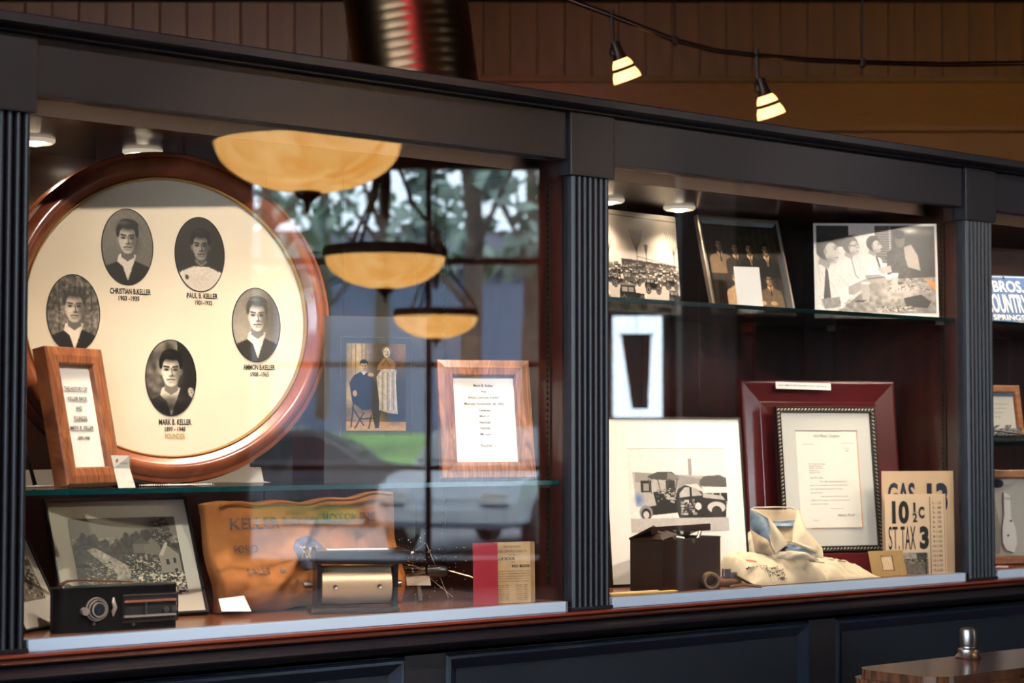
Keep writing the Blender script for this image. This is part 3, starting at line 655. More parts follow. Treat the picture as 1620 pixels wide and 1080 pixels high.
# round memorial frame
t = thing('round_portrait_frame', 'big round wooden frame with five oval portraits on a cream board', 'picture frame', (.415, .25, 1.5375), (-R(3.2), 0, R(-8.1)))
A, Bz = .350, .3315
prof = [(0, .03), (0, .0), (.003, -.008), (.009, -.010), (.011, -.007), (.014, -.012), (.022, -.020), (.032, -.022), (.040, -.018), (.046, -.010), (.050, -.008), (.053, -.004), (.053, .012), (.02, .03)]
f = sweep_oval(A, Bz, prof, 160).build('frame', M['round_wood'], t, True)
sweep_oval(A-.052, Bz-.052, [(0, .012), (0, -.007), (.002, -.009), (.004, -.006), (.0045, .004), (.0045, .012)], 160).build('gold_liner', M['gold'], t, True)
V = [(0, 0, 0)]+[((A-.055)*math.cos(2*PI*i/160), 0, (Bz-.055)*math.sin(2*PI*i/160)) for i in range(160)]
mb = MB().add([Vector((a, .004, b)) for a, _, b in V[1:]]+[Vector((a, .014, b)) for a, _, b in V[1:]], [tuple(range(160)), tuple(range(160, 320))[::-1]]+[(i, i+160, (i+1) % 160+160, (i+1) % 160) for i in range(160)])
mb.build('board', M['cream'], t)
def portrait(u, v, fn, lab):
    p = Pic(104, 150, .3, 120); fn(p); p.noise(3, .06)
    o = print_oval(p, .052, .0745, t, u, v, .0025); tag(o, lab)
    rg = sweep_oval(.0535, .076, [(0, .004), (0, .0018), (.0016, .0018), (.0016, .004)], 96).build('oval_rim', M['blackm'], o); rg.location = (u, 0, v)
def f1(p):
    p.s = None; p.rect(0, 0, 104, 150, .42); p.glow(20, 40, 50, 60, .5, .6); p.man(52, 58, 29, hair=.1, skin=.72, suit=.12, shirt=.85, light=1, lean=0); p.glow(40, 28, 16, 5, .42, .5)
def f2(p):
    p.rect(0, 0, 104, 150, .17); p.man(54, 58, 27, hair=.07, skin=.55, suit=.85, collar=False, light=1); p.line([(44, 88), (54, 98), (66, 90)], 2.5, .5); p.glow(60, 130, 40, 20, .7, .4); p.ell(24, 122, 4, 5, .25)
def f3(p):
    p.rect(0, 0, 104, 150, .38); p.noise(5, .5); p.line([(24, 0), (24, 150)], 2, .15); p.line([(88, 0), (88, 150)], 2, .15); p.rect(0, 70, 104, 150, .55, .5); p.noise(4, .35); p.man(54, 62, 29, hair=.24, skin=.8, suit=.12, shirt=.93, light=1)
    for i in range(9): p.line([(34+i*5, 36), (36+i*5, 16+abs(4-i))], 1.4, .4 if i % 2 else .16)
def f4(p):
    p.rect(0, 0, 104, 150, .55); p.glow(20, 110, 40, 60, .75, .7); p.man(54, 56, 30, hair=.33, skin=.9, suit=.22, shirt=.97, light=1); p.glow(86, 50, 18, 60, .25, .6)
def f5(p):
    p.rect(0, 0, 104, 150, .4); p.noise(9, .55); p.rect(66, 0, 104, 150, .12); p.man(52, 60, 31, hair=.04, skin=.9, suit=.13, shirt=.9, light=1)
    p.glow(50, 118, 30, 9, .38, .7); p.glow(50, 134, 40, 14, .06, .8); p.ell(94, 104, 6, 10, .75, rot=-.4); p.line([(92, 98), (98, 112)], 1.5, .3)
portrait(-.0857, .1365, f1, 'oval portrait of a man in a dark jacket, grey backdrop')
portrait(.0663, .1289, f2, 'oval portrait of a man in a white shirt on black')
portrait(-.1965, .0013, f3, 'oval portrait of a man in an open white collar')
portrait(.1872, -.0099, f4, 'pale oval portrait of a fair-haired man')
portrait(.0018, -.1206, f5, 'oval portrait of a dark-haired young man')
K = dict(y=.003, bold=.024, shear=.0)
text(t, 'CHRISTIAN B.KELLER', -.0803, .0482, .084, .0115, M['ink'], **K); text(t, '1903 -1935', -.0835, .0343, .043, .0095, M['ink'], **K)
text(t, 'PAUL B. KELLER', .0708, .0451, .066, .011, M['ink'], **K); text(t, '1901-1932', .0733, .0312, .037, .0095, M['ink'], **K)
text(t, 'AMMON B.KELLER', .1922, -.0965, .070, .011, M['ink'], **K); text(t, '1908 -1965', .1933, -.1106, .040, .0095, M['ink'], **K)
text(t, 'MARK B. KELLER', .0095, -.2085, .068, .0115, M['ink'], **K); text(t, '1899 - 1948', .0093, -.2225, .043, .0095, M['ink'], **K)
text(t, 'FOUNDER', .0091, -.2365, .042, .0105, M['ink_gold'], **K)

def box_frame(t, w_, h_, rail, m, depth=.018, lip=.004, inner=None, prof=None):
    prof = prof or [(0, depth), (0, -.0), (.002, -.003), (rail*.5, -.0045), (rail-.003, -.003), (rail, 0), (rail, lip+.004), (rail*.6, depth)]
    o = sweep_rect(w_, h_, prof).build('frame', m, t)
    return o

# wooden frame with the history sheet
t = stand('wood_frame', 'small leaning brown wood frame headed the history of Keller Bros', 'picture frame', .188, .120, 1.206, 26.3, 12.1, .03)
w_, h_ = .170, .260
box_frame(t, w_, h_, .033, M['brown_wood'], .028, .012)
bx('paper', (-w_/2+.03, .010, .03), (w_/2-.03, .013, h_-.03), M['white'], t)
for s, z, wd in (('THE HISTORY OF', .183, .070), ('KELLER BROS', .164, .058), ('AND', .146, .019), ('FOUNDER', .127, .041), ('MARK B. KELLER', .1085, .070), ('1899-1948', .089, .036)):
    text(t, s, 0, z, wd, .0075, M['ink'], y=.0085, bold=.01)
    if not s.startswith('18'): bx('underline', (-wd/2, .0088, z-.0056), (wd/2, .0092, z-.0049), M['ink'], t)
bx('strut', (-.02, .03, .02), (.02, .034, .2), M['blackm'], t)
# tent card in front of it
t = thing('tent_card', 'small folded white card standing before the leaning history frame', 'card', (.215, .066, 1.2065), (0, 0, R(20)))
MB().add([(-.024, -.012, 0), (.022, -.012, 0), (.021, .002, .036), (-.022, .002, .036), (.018, .0, .059), (-.026, .006, .060), (.021, .0028, .036), (-.022, .0028, .036), (.022, -.0112, 0), (-.024, -.0112, 0)],
         [(0, 1, 2, 3), (3, 2, 4, 5), (9, 8, 6, 7)]).build('card_front', M['paper'], t)
text(t, 'KELLER BROS.', .004, .045, .02, .0028, M['ink_brown'], y=.0005, rot=(PI/2, 0, 0)); text(t, 'Est. 1921', .012, .010, .012, .0025, M['ink_brown'], y=-.0112)
tk = MB().lathe([(0, 0), (.0035, 0), (.0035, .0006), (0, .0006)], (-.014, .0015, .050), 'Y', 16).build('emblem', M['ink_gold'], t)
# white easel sheets and bead string under the round frame
t = thing('white_sheet', 'white paper sheet lying under the left of the round frame', 'paper', (.16, .26, 1.2065), (0, 0, R(-12)))
MB().add([(-.09, -.05, 0), (.05, -.05, 0), (.06, .06, .0), (-.08, .06, .0), (-.06, .075, .03), (.04, .075, .03)], [(0, 1, 2, 3), (3, 2, 5, 4)]).build('sheet', M['white'], t)
t = thing('white_sheet', 'bent white paper sheet behind the lower right of the round frame', 'paper', (.60, .33, 1.2065), (0, 0, R(-20)))
MB().add([(-.13, -.07, .0), (.075, -.07, .0), (.075, .0, .001), (-.13, .0, .001), (.075, .05, .05), (-.13, .05, .05)], [(0, 1, 2, 3), (3, 2, 4, 5)]).build('sheet', M['white'], t)
t = thing('bead_string', 'short string of tiny pale beads lying under the round frame', 'beads', (.36, .12, 1.2085), (0, 0, R(-8)))
mb = MB()
for r_ in (-1, 1):
    for i in range(34):
        u = i/33; mb.lathe([(0, -.0018), (.0017, 0), (0, .0018)], (-.075+.15*u, r_*.008*math.sin(PI*u), 0), 'Z', 6)
o = mb.build('beads', M['white'], t, True); o['kind'] = 'stuff'
bx('easel_block', (-.0, 0, 0), (.09, .012, .085), M['blackm'], thing('easel_block', 'dark block supporting the round frame at its lower right', 'stand', (.66, .34, 1.2065), (0, 0, R(-20))))
# small dark easel behind the history frame
t = thing('plate_easel', 'small black easel behind the left foot of the round frame', 'stand', (.075, .2, 1.2065), (0, 0, R(20)))
MB().tube([(-.03, 0, .004), (0, .02, .16), (.04, 0, .004)], .004, 8).tube([(0, .02, .16), (0, .09, .004)], .004, 8).tube([(-.03, 0, .004), (-.03, -.03, .004), (-.03, -.03, .02)], .004, 8).build('easel_leg', M['blackm'], t, True)
# couple portrait
t = stand('mounted_photograph', 'grey mounted sepia photograph of a seated man and standing woman', 'photograph', .802, .088, 1.206, -24.1, .6, .006)
w_, h_ = .213, .340
bx('mount', (-w_/2, 0, 0), (w_/2, .004, h_), M['greymount'], t)
sweep_rect(.150, .204, [(0, .001), (0, -.0008), (.002, -.0008), (.002, .001)]).build('inner_mount_line', M['steel'], t).location = (0, 0, .094)
p = Pic(95, 136, .16, 190, (1, .82, .58))
p.rect(0, 0, 95, 136, G(.22, .15, .1)); p.glow(18, 20, 22, 60, G(.95, .78, .5), .9); p.glow(88, 10, 20, 30, G(.85, .6, .32), .6)
for x in (8, 15, 25, 31): p.line([(x, 0), (x, 70)], 1.2, G(.5, .36, .2))
p.glow(6, 80, 16, 24, G(.9, .75, .5), .8); p.rect(0, 122, 95, 136, G(.85, .62, .36)); p.glow(30, 118, 40, 14, G(.8, .6, .35), .8); p.glow(78, 112, 18, 10, G(.07, .05, .05), .9)
for a in ([(12, 90), (8, 130)], [(10, 100), (28, 128)], [(28, 108), (14, 132)], [(40, 112), (36, 132)], [(22, 118), (44, 116)]): p.line(a, 2, G(.1, .07, .06))
p.poly([(5, 62), (12, 50), (24, 44), (34, 46), (44, 56), (52, 72), (60, 86), (54, 100), (26, 104), (10, 92)], G(.13, .09, .13)); p.poly([(28, 88), (56, 86), (52, 132), (46, 132), (40, 102), (32, 104), (30, 98)], G(.11, .08, .1))
p.ell(28, 31, 6.4, 6, G(.1, .07, .06)); p.ell(28, 36, 5.6, 8, G(.88, .72, .55)); p.ell(28, 29, 5.6, 2.6, G(.1, .07, .06)); p.line([(25, 35), (26.5, 35)], 1, .1); p.line([(29.5, 35), (31, 35)], 1, .1); p.line([(26, 40), (30, 40)], .8, .2); p.glow(31, 38, 3, 5, G(.5, .35, .25), .6); p.poly([(23, 44), (28, 50), (33, 44)], G(.9, .82, .7)); p.ell(14, 78, 3.5, 5, G(.8, .62, .45)); p.ell(56, 78, 4, 4, G(.8, .62, .45)); p.ell(39, 49, 5, 3, G(.8, .62, .45))
p.poly([(56, 40), (70, 34), (80, 42), (79, 60), (82, 110), (66, 108), (54, 104), (50, 70), (48, 52)], G(.78, .7, .62)); p.poly([(50, 34), (60, 22), (70, 22), (80, 32), (76, 40), (60, 40), (49, 42)], G(.62, .44, .24))
p.ell(64, 11, 7, 7.5, G(.2, .14, .1)); p.ell(64, 14, 5.6, 8, G(.9, .8, .68)); p.line([(61, 13), (62.5, 13)], .9, .15); p.line([(65.5, 13), (67, 13)], .9, .15); p.line([(62, 18), (66, 18)], .8, .25); p.line([(57, 12), (59, 6), (65, 4), (70, 7), (72, 14)], 1.4, G(.5, .4, .3)); p.glow(66, 16, 2, 4, G(.5, .4, .3), .7); p.line([(63, 26), (58, 34)], 1, G(.2, .14, .1)); p.line([(63, 26), (70, 36)], 1, G(.2, .14, .1))
for i in range(7): p.line([(54+i*4, 46), (53+i*4.4, 104)], 1.1, G(.5, .43, .38) if i % 2 else G(.92, .88, .82))
p.noise(3, .1)
print_rect(p, .124, .178, t, 0, .1955, -.0012)
bx('cover_glass', (-w_/2, -.006, 0), (w_/2, -.004, h_), M['glass'], t)
# children list frame
t = stand('wood_frame', 'rustic red-brown wood frame with a typed list of names', 'picture frame', 1.136, .133, 1.206, -23, 11.7, .02)
w_, h_ = .212, .264
box_frame(t, w_, h_, .036, M['brown_wood'], .02, .01)
bx('paper', (-w_/2+.034, .009, .034), (w_/2-.034, .012, h_-.034), M['white'], t)
for s, z, wd in (('Mark B. Keller', .208, .045), ('And', .195, .012), ('Betty Lehman Keller', .181, .070), ('Married: November 26, 1902', .167, .090), ('Children:', .153, .027), ('Mark Jr.', .139, .024), ('Norman', .126, .024), ('Nathan', .113, .023), ('Miriam', .0995, .025), ('Rachel', .074, .024)):
    text(t, s, 0, z, wd, .006, M['ink'], y=.0078, bold=.008)

# street photograph
t = stand('black_frame', 'thin black frame with a matted street view of parked cars and houses', 'picture frame', .353, .254, FZ, -5, 26.4, .012)
w_, h_ = .304, .254
sweep_rect(w_, h_, [(0, .012), (0, -.002), (.0015, -.003), (.004, -.003), (.0055, -.001), (.0055, .012)]).build('frame', M['black'], t)
bx('mount', (-w_/2+.004, .003, .004), (w_/2-.004, .009, h_-.004), M['matgrey'], t)
p = Pic(180, 134, .42, 230)
p.rect(0, 0, 180, 134, .42); p.glow(90, 10, 120, 40, .5, .8)
for i in range(26): x = 8+i*6; p.ell(x, 50-8*math.sin(i*.5)-(14 if i > 18 else 0), 7, 9+5*(i % 3), .16+.05*(i % 2))
p.poly([(0, 44), (60, 52), (180, 46), (180, 134), (0, 134)], .2); p.noise(4, .4, (0, 34, 180, 134))
p.poly([(22, 54), (36, 50), (92, 86), (84, 112), (62, 110), (66, 96)], .62)
p.glow(140, 36, 16, 22, .14, .95); p.glow(152, 14, 14, 12, .12, .9); p.speck((136, 2, 166, 50), 220, 2.5, (.08, .2, .42)); p.noise(3, .25, (0, 40, 180, 134))
p.poly([(100, 46), (116, 34), (130, 46), (130, 62), (100, 62)], .38); p.poly([(118, 50), (134, 36), (146, 50), (146, 68), (118, 66)], .42); p.poly([(100, 46), (116, 34), (130, 46)], .28)
p.poly([(142, 66), (154, 46), (176, 66), (176, 108), (142, 96)], .55); p.poly([(142, 66), (156, 45), (160, 46), (148, 68)], .72); p.poly([(156, 45), (178, 62), (176, 66), (160, 48)], .3)
for x, y in ((152, 74), (164, 72), (164, 90)): p.rect(x, y, x+5, y+9, .1)
p.speck((8, 74, 60, 110), 300, 1.6, (.12, .5, .3, .7)); p.speck((84, 64, 140, 118), 700, 1.8, (.05, .08, .6, .2, .75)); p.speck((90, 96, 178, 134), 800, 2.2, (.05, .1, .8, .3, .9)); p.speck((10, 104, 100, 134), 500, 2, (.15, .4, .6, .25)); p.rect(70, 106, 100, 116, .7, .6)
for i in range(12): p.line([(70+i*3, 104), (70+i*3, 116)], .7, .3)
print_rect(p, .226, .168, t, .004, .127, .0018)
# frame leaning on the left side of the case
t = stand('cream_framed_picture', 'black-edged picture with wide cream mount leaning at the far left end', 'picture frame', .122, .182, FZ, 39, 27, .01)
sweep_rect(.17, .22, [(0, .012), (0, -.002), (.003, -.002), (.003, .012)]).build('frame', M['black'], t)
bx('mount', (-.0825, .002, .0025), (.0825, .008, .2175), M['matgrey'], t)
p = Pic(100, 100, .45, 90); p.rect(0, 0, 100, 40, .55); p.rect(0, 38, 100, 48, .2); p.ell(60, 62, 30, 12, .15); p.ell(60, 72, 12, 12, .3); p.noise(5, .3); p.speck((0, 50, 100, 100), 120, 3, (.2, .6, .8))
print_rect(p, .11, .13, t, 0, .12, .0008)

# canvas bag
def bagy(x, z):
    e_ = min(1, max(0, min(.235-abs(x), z, .225-z))/.05); n = (.25+.75*e_)*(mnoise.noise(Vector((x*9, z*9, 3)))*.016+mnoise.noise(Vector((x*26, z*22, 8)))*.008+mnoise.noise(Vector((x*60, z*60, 1)))*.0025)
    fold = -.012*math.exp(-((x+.06-(z-.1)*.9)/.02)**2)-.008*math.exp(-((x-.05+(z-.12)*.6)/.014)**2)
    return n+fold*e_-.03*math.exp(-((z-.05)/.06)**2)
NX, NZ = 120, 70; V = []; F = []
for k in range(2):
    for j in range(NZ):
        for i in range(NX):
            u, v = i/(NX-1), j/(NZ-1); e = min(u, 1-u, v, 1-v)
            xx = -.235+.47*u+(.003*math.sin(v*9)-.022*(v-.5)*(1 if u < .5 else -.2))*(abs(u-.5)*2)**3
            top = .217+.016*u+.004*math.sin(u*7+1)+.003*math.sin(u*23)
            zz = v*top+(.004*math.sin(u*17))*(1-v)
            puff = .016*min(1, e*9)**.5
            V.append((xx, bagy(xx, zz)-puff if k == 0 else .02+puff*.4+.3*bagy(xx, zz), zz))
for k in range(2):
    for j in range(NZ-1):
        for i in range(NX-1):
            a = k*NX*NZ+j*NX+i; q = (a, a+1, a+NX+1, a+NX); F.append(q if k == 0 else q[::-1])
per = [i for i in range(NX)]+[j*NX+NX-1 for j in range(1, NZ)]+[(NZ-1)*NX+i for i in range(NX-2, -1, -1)]+[j*NX for j in range(NZ-2, 0, -1)]
for a, b in zip(per, per[1:]+per[:1]): F.append((b, a, a+NX*NZ, b+NX*NZ))
t = thing('canvas_bag', 'crumpled orange-brown canvas sack with faded blue printing', 'bag', (.745, .245, FZ+.002), (-R(6), 0, R(1.8)))
mc = mat('orange_canvas', (.38, .13, .03), .85, bump=.5, bscale=700, var=.35, vscale=7)
mesh('sack', V, F, mc, t, True)
# folded-over seam along the top
V2 = [(-.215+.43*i/60, bagy(-.215+.43*i/60, .215)-.02, .211+.016*(i/60)+.004*math.sin(i/60*7+1)+.003*math.sin(i/60*23)) for i in range(61)]
MB().tube(V2, .0035, 8).build('hem', mc, t, True)
def bagtext(s, x, z, w_, h_, bold=.02, m=None):
    o = text(t, s, x, z, w_, h_, m or M['ink_blue'], y=0, bold=bold); bpy.context.view_layer.update()
    dg = bpy.context.evaluated_depsgraph_get(); me = bpy.data.meshes.new_from_object(o.evaluated_get(dg)); mt = o.matrix_basis.copy()
    bm = bmesh.new(); bm.from_mesh(me)
    for _ in range(2): bmesh.ops.subdivide_edges(bm, edges=[e for e in bm.edges if e.calc_length() > .2], cuts=1)
    for v in bm.verts:
        c_ = mt @ v.co; uu = (c_.x+.235)/.47; c_.y = bagy(c_.x, c_.z)-.0175; v.co = c_
    bm.to_mesh(me); bm.free(); bpy.data.objects.remove(o)
    o = bpy.data.objects.new('lettering', me); link(o, t); return o
bagtext('KELLER', -.135, .176, .115, .024); bagtext('BROTHERS', -.025, .178, .085, .018); bagtext('MOTOR INC.', .105, .182, .14, .02)
bagtext('FORD', -.16, .125, .06, .016, .015); bagtext('SALES', -.145, .078, .05, .014, .015); bagtext('&', -.095, .078, .012, .014); bagtext('PARTS', -.04, .05, .045, .014, .01)
def bagoval():
    mb = MB(); n = 40
    V = [(-.018, 0, .112)]; Fq = []
    rings = 5
    for r_ in range(1, rings+1):
        for i in range(n): V.append((-.018+.043*r_/rings*math.cos(2*PI*i/n), 0, .112+.034*r_/rings*math.sin(2*PI*i/n)))
    V = [(a, bagy(a, c)-.0171, c) for a, b, c in V]
    for i in range(n): Fq.append((0, 1+i, 1+(i+1) % n))
    for r_ in range(rings-1):
        for i in range(n): Fq.append((1+r_*n+i, 1+(r_+1)*n+i, 1+(r_+1)*n+(i+1) % n, 1+r_*n+(i+1) % n))
    mesh('blue_emblem', V, Fq, mat('faded_blue', (.10, .09, .15), .9, var=.5, vscale=60), t, True)
bagoval(); bagtext('Ford', -.018, .112, .055, .026, .03, M['tan'])
t = thing('paper_slip', 'small blank white paper slip lying against the canvas sack', 'card', (.520, .165, .955), (-R(22), 0, R(-8)))
MB().add([(-.030, -.0, .003), (.033, 0, .0), (.024, .004, .034), (-.031, .004, .030), (-.030, .001, .003), (.033, .001, .0), (.024, .005, .034), (-.031, .005, .030)], [(0, 1, 2, 3), (7, 6, 5, 4), (0, 4, 5, 1), (1, 5, 6, 2), (2, 6, 7, 3), (3, 7, 4, 0)]).build('slip', M['white'], t)

# folding camera
t = thing('folding_camera', 'old black folding camera with leather strap and nickel fittings', 'camera', (.214, .075, FZ+.001), (0, 0, R(-4.3)))
def stadium(x0, x1, y0, y1, n=10):
    r = (y1-y0)/2; cy_ = (y0+y1)/2
    return [(x1-r*.4+r*.4*math.cos(a), cy_+r*math.sin(a)) for a in [-PI/2+PI*i/n for i in range(n+1)]]+[(x0+r+r*math.cos(a), cy_+r*math.sin(a)) for a in [PI/2+PI*i/n for i in range(n+1)]]
MB().prism(stadium(-.121, .121, -.0, .046), .0, .078, 'XY').build('body', M['bodyblack'], t, True)
MB().prism(stadium(-.122, .122, -.001, .047), .0782, .0805, 'XY').build('top_edge', M['black'], t, True)
MB().lathe([(.001, 0), (.012, 0), (.012, .003), (.009, .005), (0, .005)], (-.095, .023, .0805), 'Z', 20).build('winding_key', M['steel'], t, True)
pts = [(-.108, .02, .083), (-.09, .022, .090), (-.06, .024, .091), (-.035, .026, .088), (.0, .026, .086), (.04, .03, .083)]
mb = MB()
for i in range(len(pts)-1):
    a, b = Vector(pts[i]), Vector(pts[i+1]); mb.add([a+Vector((0, -.006, 0)), b+Vector((0, -.006, 0)), b+Vector((0, .006, 0)), a+Vector((0, .006, 0)), a+Vector((0, -.006, .003)), b+Vector((0, -.006, .003)), b+Vector((0, .006, .003)), a+Vector((0, .006, .003))], [(0, 1, 2, 3), (4, 7, 6, 5), (0, 4, 5, 1), (2, 6, 7, 3), (0, 3, 7, 4), (1, 5, 6, 2)])
mb.build('strap', M['leather'], t)
# open bed with rails on the right
sweep_rect(.112, .052, [(0, .004), (0, -.004), (.003, -.005), (.005, -.003), (.005, .004)]).build('bed_frame', M['black'], t).location = (.062, 0, .012)
bx('bed_panel', (.010, -.002, .017), (.114, .001, .060), M['blackm'], t)
for z, m_ in ((.049, mat('red_brown_rail', (.3, .1, .05), .35, coat=.4)), (.022, M['nickel'])): bx('focus_rail', (.008, -.009, z), (.112, -.002, z+.004), m_, t, .001)
bx('rail_bridge', (.050, -.0085, .026), (.053, -.003, .049), M['steel'], t)
for x in (.092, .108): MB().lathe([(0, .008), (.006, .008), (.006, 0), (0, 0)], (x, -.002, .034), 'Y', 16).build('stud', M['steel'], t, True)
MB().lathe([(0, .014), (.008, .014), (.012, .011), (.013, .0), (0, 0)], (-.044, -.0, .040), 'Y', 28).build('lens_barrel', M['blackm'], t, True)
for r_, y_ in ((.0215, .004), (.018, .010), (.0135, .015)):
    o = MB().lathe([(r_-.0022, y_-.002), (r_-.0018, y_+.0015), (r_, y_+.0018), (r_+.0004, y_-.002), (r_-.0022, y_-.002)], (-.044, 0, .040), 'Y', 32).build('lens_ring', M['nickel'], t, True)
MB().lathe([(0, .0138), (.007, .0145), (.009, .012), (0, .012)], (-.044, 0, .040), 'Y', 24).build('lens', mat('lens_glass', (.02, .03, .05), .03, coat=1), t, True)
MB().lathe([(0, .016), (.007, .016), (.007, .004), (.0055, .004), (.0055, .012), (0, .012)], (-.070, 0, .038), 'Y', 20).build('viewfinder', M['nickel'], t, True)
MB().tube([(-.012, -.004, .060), (-.013, -.007, .052), (-.010, -.008, .042), (-.013, -.006, .034), (-.012, -.004, .026)], [.002, .004, .0045, .004, .0015], 8).build('latch', M['nickel'], t, True)
MB().lathe([(0, .006), (.003, .006), (.003, 0), (0, 0)], (-.05, -.0, .014), 'Y', 12).lathe([(0, .006), (.003, .006), (.003, 0), (0, 0)], (.028, -.0, .009), 'Y', 12).build('rivet', M['steel'], t)

# copying drum
t = thing('copying_drum', 'black iron hand duplicator with a pale brass drum', 'machine', (.772, .118, FZ+.001), (0, 0, R(-27)))
bx('base', (-.094, -.045, 0), (.086, .045, .010), mat('drum_base', (.07, .04, .025), .35, .5, coat=.4), t, .003)
for s in (-1, 1):
    MB().prism([(-.040, .010), (.040, .010), (.038, .05), (.044, .098), (-.046, .098), (-.040, .05)], s*.078-.004, s*.078+.004, 'YZ').build('cheek', M['black'], t)
MB().lathe([(0, -.0725), (.036, -.0725), (.0385, -.0705), (.0385, .0705), (.036, .0725), (0, .0725)], (0, 0, .054), 'X', 64).build('drum', M['brass'], t, True)
for x in (-.045, .045): MB().lathe([(.0035, .0392), (.005, .0396), (.005, .0402), (.0035, .0402), (.0025, .0394), (0, .0394)], (x, 0, .052), 'Y', 16).build('drum_stud', M['steel'], t, True)
MB().prism([(-.088, .100), (-.086, .122), (.108, .122), (.104, .112), (.092, .098), (.05, .096)], -.050, .03, 'XZ').build('hood', M['black'], t)
bx('hood_lid', (-.082, -.052, .122), (.104, .034, .126), mat('hood_brown', (.10, .06, .045), .25, .4, coat=.5), t, .001)
bx('lid_strip', (-.062, -.046, .1262), (.062, -.02, .128), M['white'], t)
MB().lathe([(0, -.012), (.006, -.012), (.006, .0), (.004, .006), (0, .006)], (-.092, 0, .054), 'X', 16).lathe([(0, 0), (.010, 0), (.010, .005), (0, .005)], (-.090, -.0, .126), 'Z', 16).build('knob', M['steel'], t, True)
MB().lathe([(0, 0), (.005, 0), (.005, .012), (0, .012)], (.104, -.03, .117), 'X', 12).lathe([(0, 0), (.007, 0), (.007, .012), (0, .012)], (.083, 0, .054), 'X', 16).build('screw', M['steel'], t, True)
# glass bulb with wire leads
t = thing('glass_bulb', 'large clear antique glass bulb lying with splayed wires beside the brass drum', 'bulb', (1.015, .26, FZ+.001), (0, R(0), R(-40)))
prof = [(0, -.062)]+[(.062*math.sin(a), -.062*math.cos(a)) for a in [PI*i/24 for i in range(1, 21)]]+[(.017, .075), (.016, .10), (0, .102)]
MB().lathe(prof, (-.03, 0, .063), 'X', 40).build('globe', M['bulb_glass'], t, True)
MB().lathe([(0, .068), (.010, .070), (.012, .09), (.012, .105), (.009, .112), (0, .113)], (-.03, 0, .063), 'X', 24).build('collar', M['black'], t, True)
wm = mat('filament_wire', (.5, .3, .18), .3, .8)
mb = MB(); rd = random.Random(3)
for i in range(14):
    a = rd.uniform(0, 6.28); q = rd.uniform(.01, .035); x1 = -.03-rd.uniform(-.01, .045)
    mb.tube([(.035, .004*math.cos(a), .063+.004*math.sin(a)), (x1, q*math.cos(a), .063+q*math.sin(a)), (x1+rd.uniform(-.005, .015), q*math.cos(a+.8), .063+q*math.sin(a+.8))], .0007, 4)
mb.build('filament', wm, t)
mb = MB()
for i in range(5): mb.tube([(.085, .003*(i-2), .064), (.13, .006*(i-2), .052), (.175, .004*(i-2)+.004, .034)], .0007, 5)
mb.build('lead_wire', wm, t)
mb = MB()
for i in range(150):
    c_ = Vector((rd.gauss(.03, .06), rd.gauss(-.0, .02), max(.004, rd.gauss(.075, .035)))); mb.lathe([(0, -.0012), (.0012, 0), (0, .0012)], c_, 'Z', 6)
tn = thing('glass_beads', 'scatter of fine glass bead strands round the clear bulb', 'beads', (1.03, .32, FZ+.001), (0, 0, R(-40)))
mb.tube([(-.06, 0, .001), (-.02, .01, .12), (.03, -.01, .10), (.06, .01, .12), (.11, 0, .001)], .0004, 4)
mb.tube([(-.03, 0, .001), (.01, .0, .09), (.06, .01, .05), (.12, .01, .001)], .0004, 4)
mb.build('bead_strand', mat('glass_bead', (.95, .85, .75), .1, coat=1), tn)['kind'] = 'stuff'
t = thing('paper_tag', 'small grey paper tag leaning behind the clear glass bulb', 'card', (1.015, .225, .98), (-R(50), 0, R(-30)))
bx('tag', (-.026, 0, 0), (.026, .001, .03), mat('grey_tag', (.4, .33, .28), .8), t)
bx('prop', (-.004, .0012, -.045), (.004, .004, .02), M['blackm'], t)
# red card and price booklet
t = stand('red_card', 'plain crimson card standing upright left of the tan booklet', 'card', 1.070, .062, FZ, -9.4, 2, .002)
bx('card', (-.030, 0, 0), (.030, .002, .131), M['redcard'], t, .0008)
t = stand('booklet', 'tan car price booklet titled blue book and red book', 'book', 1.152, .066, FZ, -18.5, 2, .01)
w_, h_ = .090, .130
bx('cover', (-w_/2, 0, 0), (w_/2, .001, h_), M['tan'], t); bx('page_block', (-w_/2+.001, .001, .001), (w_/2+.002, .009, h_-.001), M['tan'], t)
bx('spine_strip', (w_/2-.008, -.0006, 0), (w_/2, 0, h_), mat('spine_tan', (.3, .17, .08), .6), t)
for s, x, z, a, b in (('NEW AND REVISED', -.002, .120, .04, .004), ('USED CAR PRICE GUIDE TO', -.002, .110, .066, .005), ('for the', -.002, .103, .016, .004), ('BLUE BOOK', -.018, .0945, .046, .0065), ('and', 0, .087, .008, .003), ('RED BOOK', .018, .0785, .042, .006)):
    text(t, s, x-.003, z, a, b, M['ink_brown'] if z > .096 else M['ink'], bold=.02 if 'BOOK' in s else 0)
for i, s in enumerate(('The national market report shows the average', 'value of every used passenger car offered for', 'sale, with the trade allowance of each one and', 'the year, model, body style and serial number', 'issued monthly from reports of dealers')): text(t, s, -.003, .068-.0055*i, .074, .0035, M['ink_brown'])
for i in range(8):
    for x in (-.026, .016): text(t, ('Roadster 1924', 'Coupe 1925', 'Sedan 1926', 'Touring 1923')[i % 4], x, .038-.0045*i, .026, .0028, M['ink_brown'])

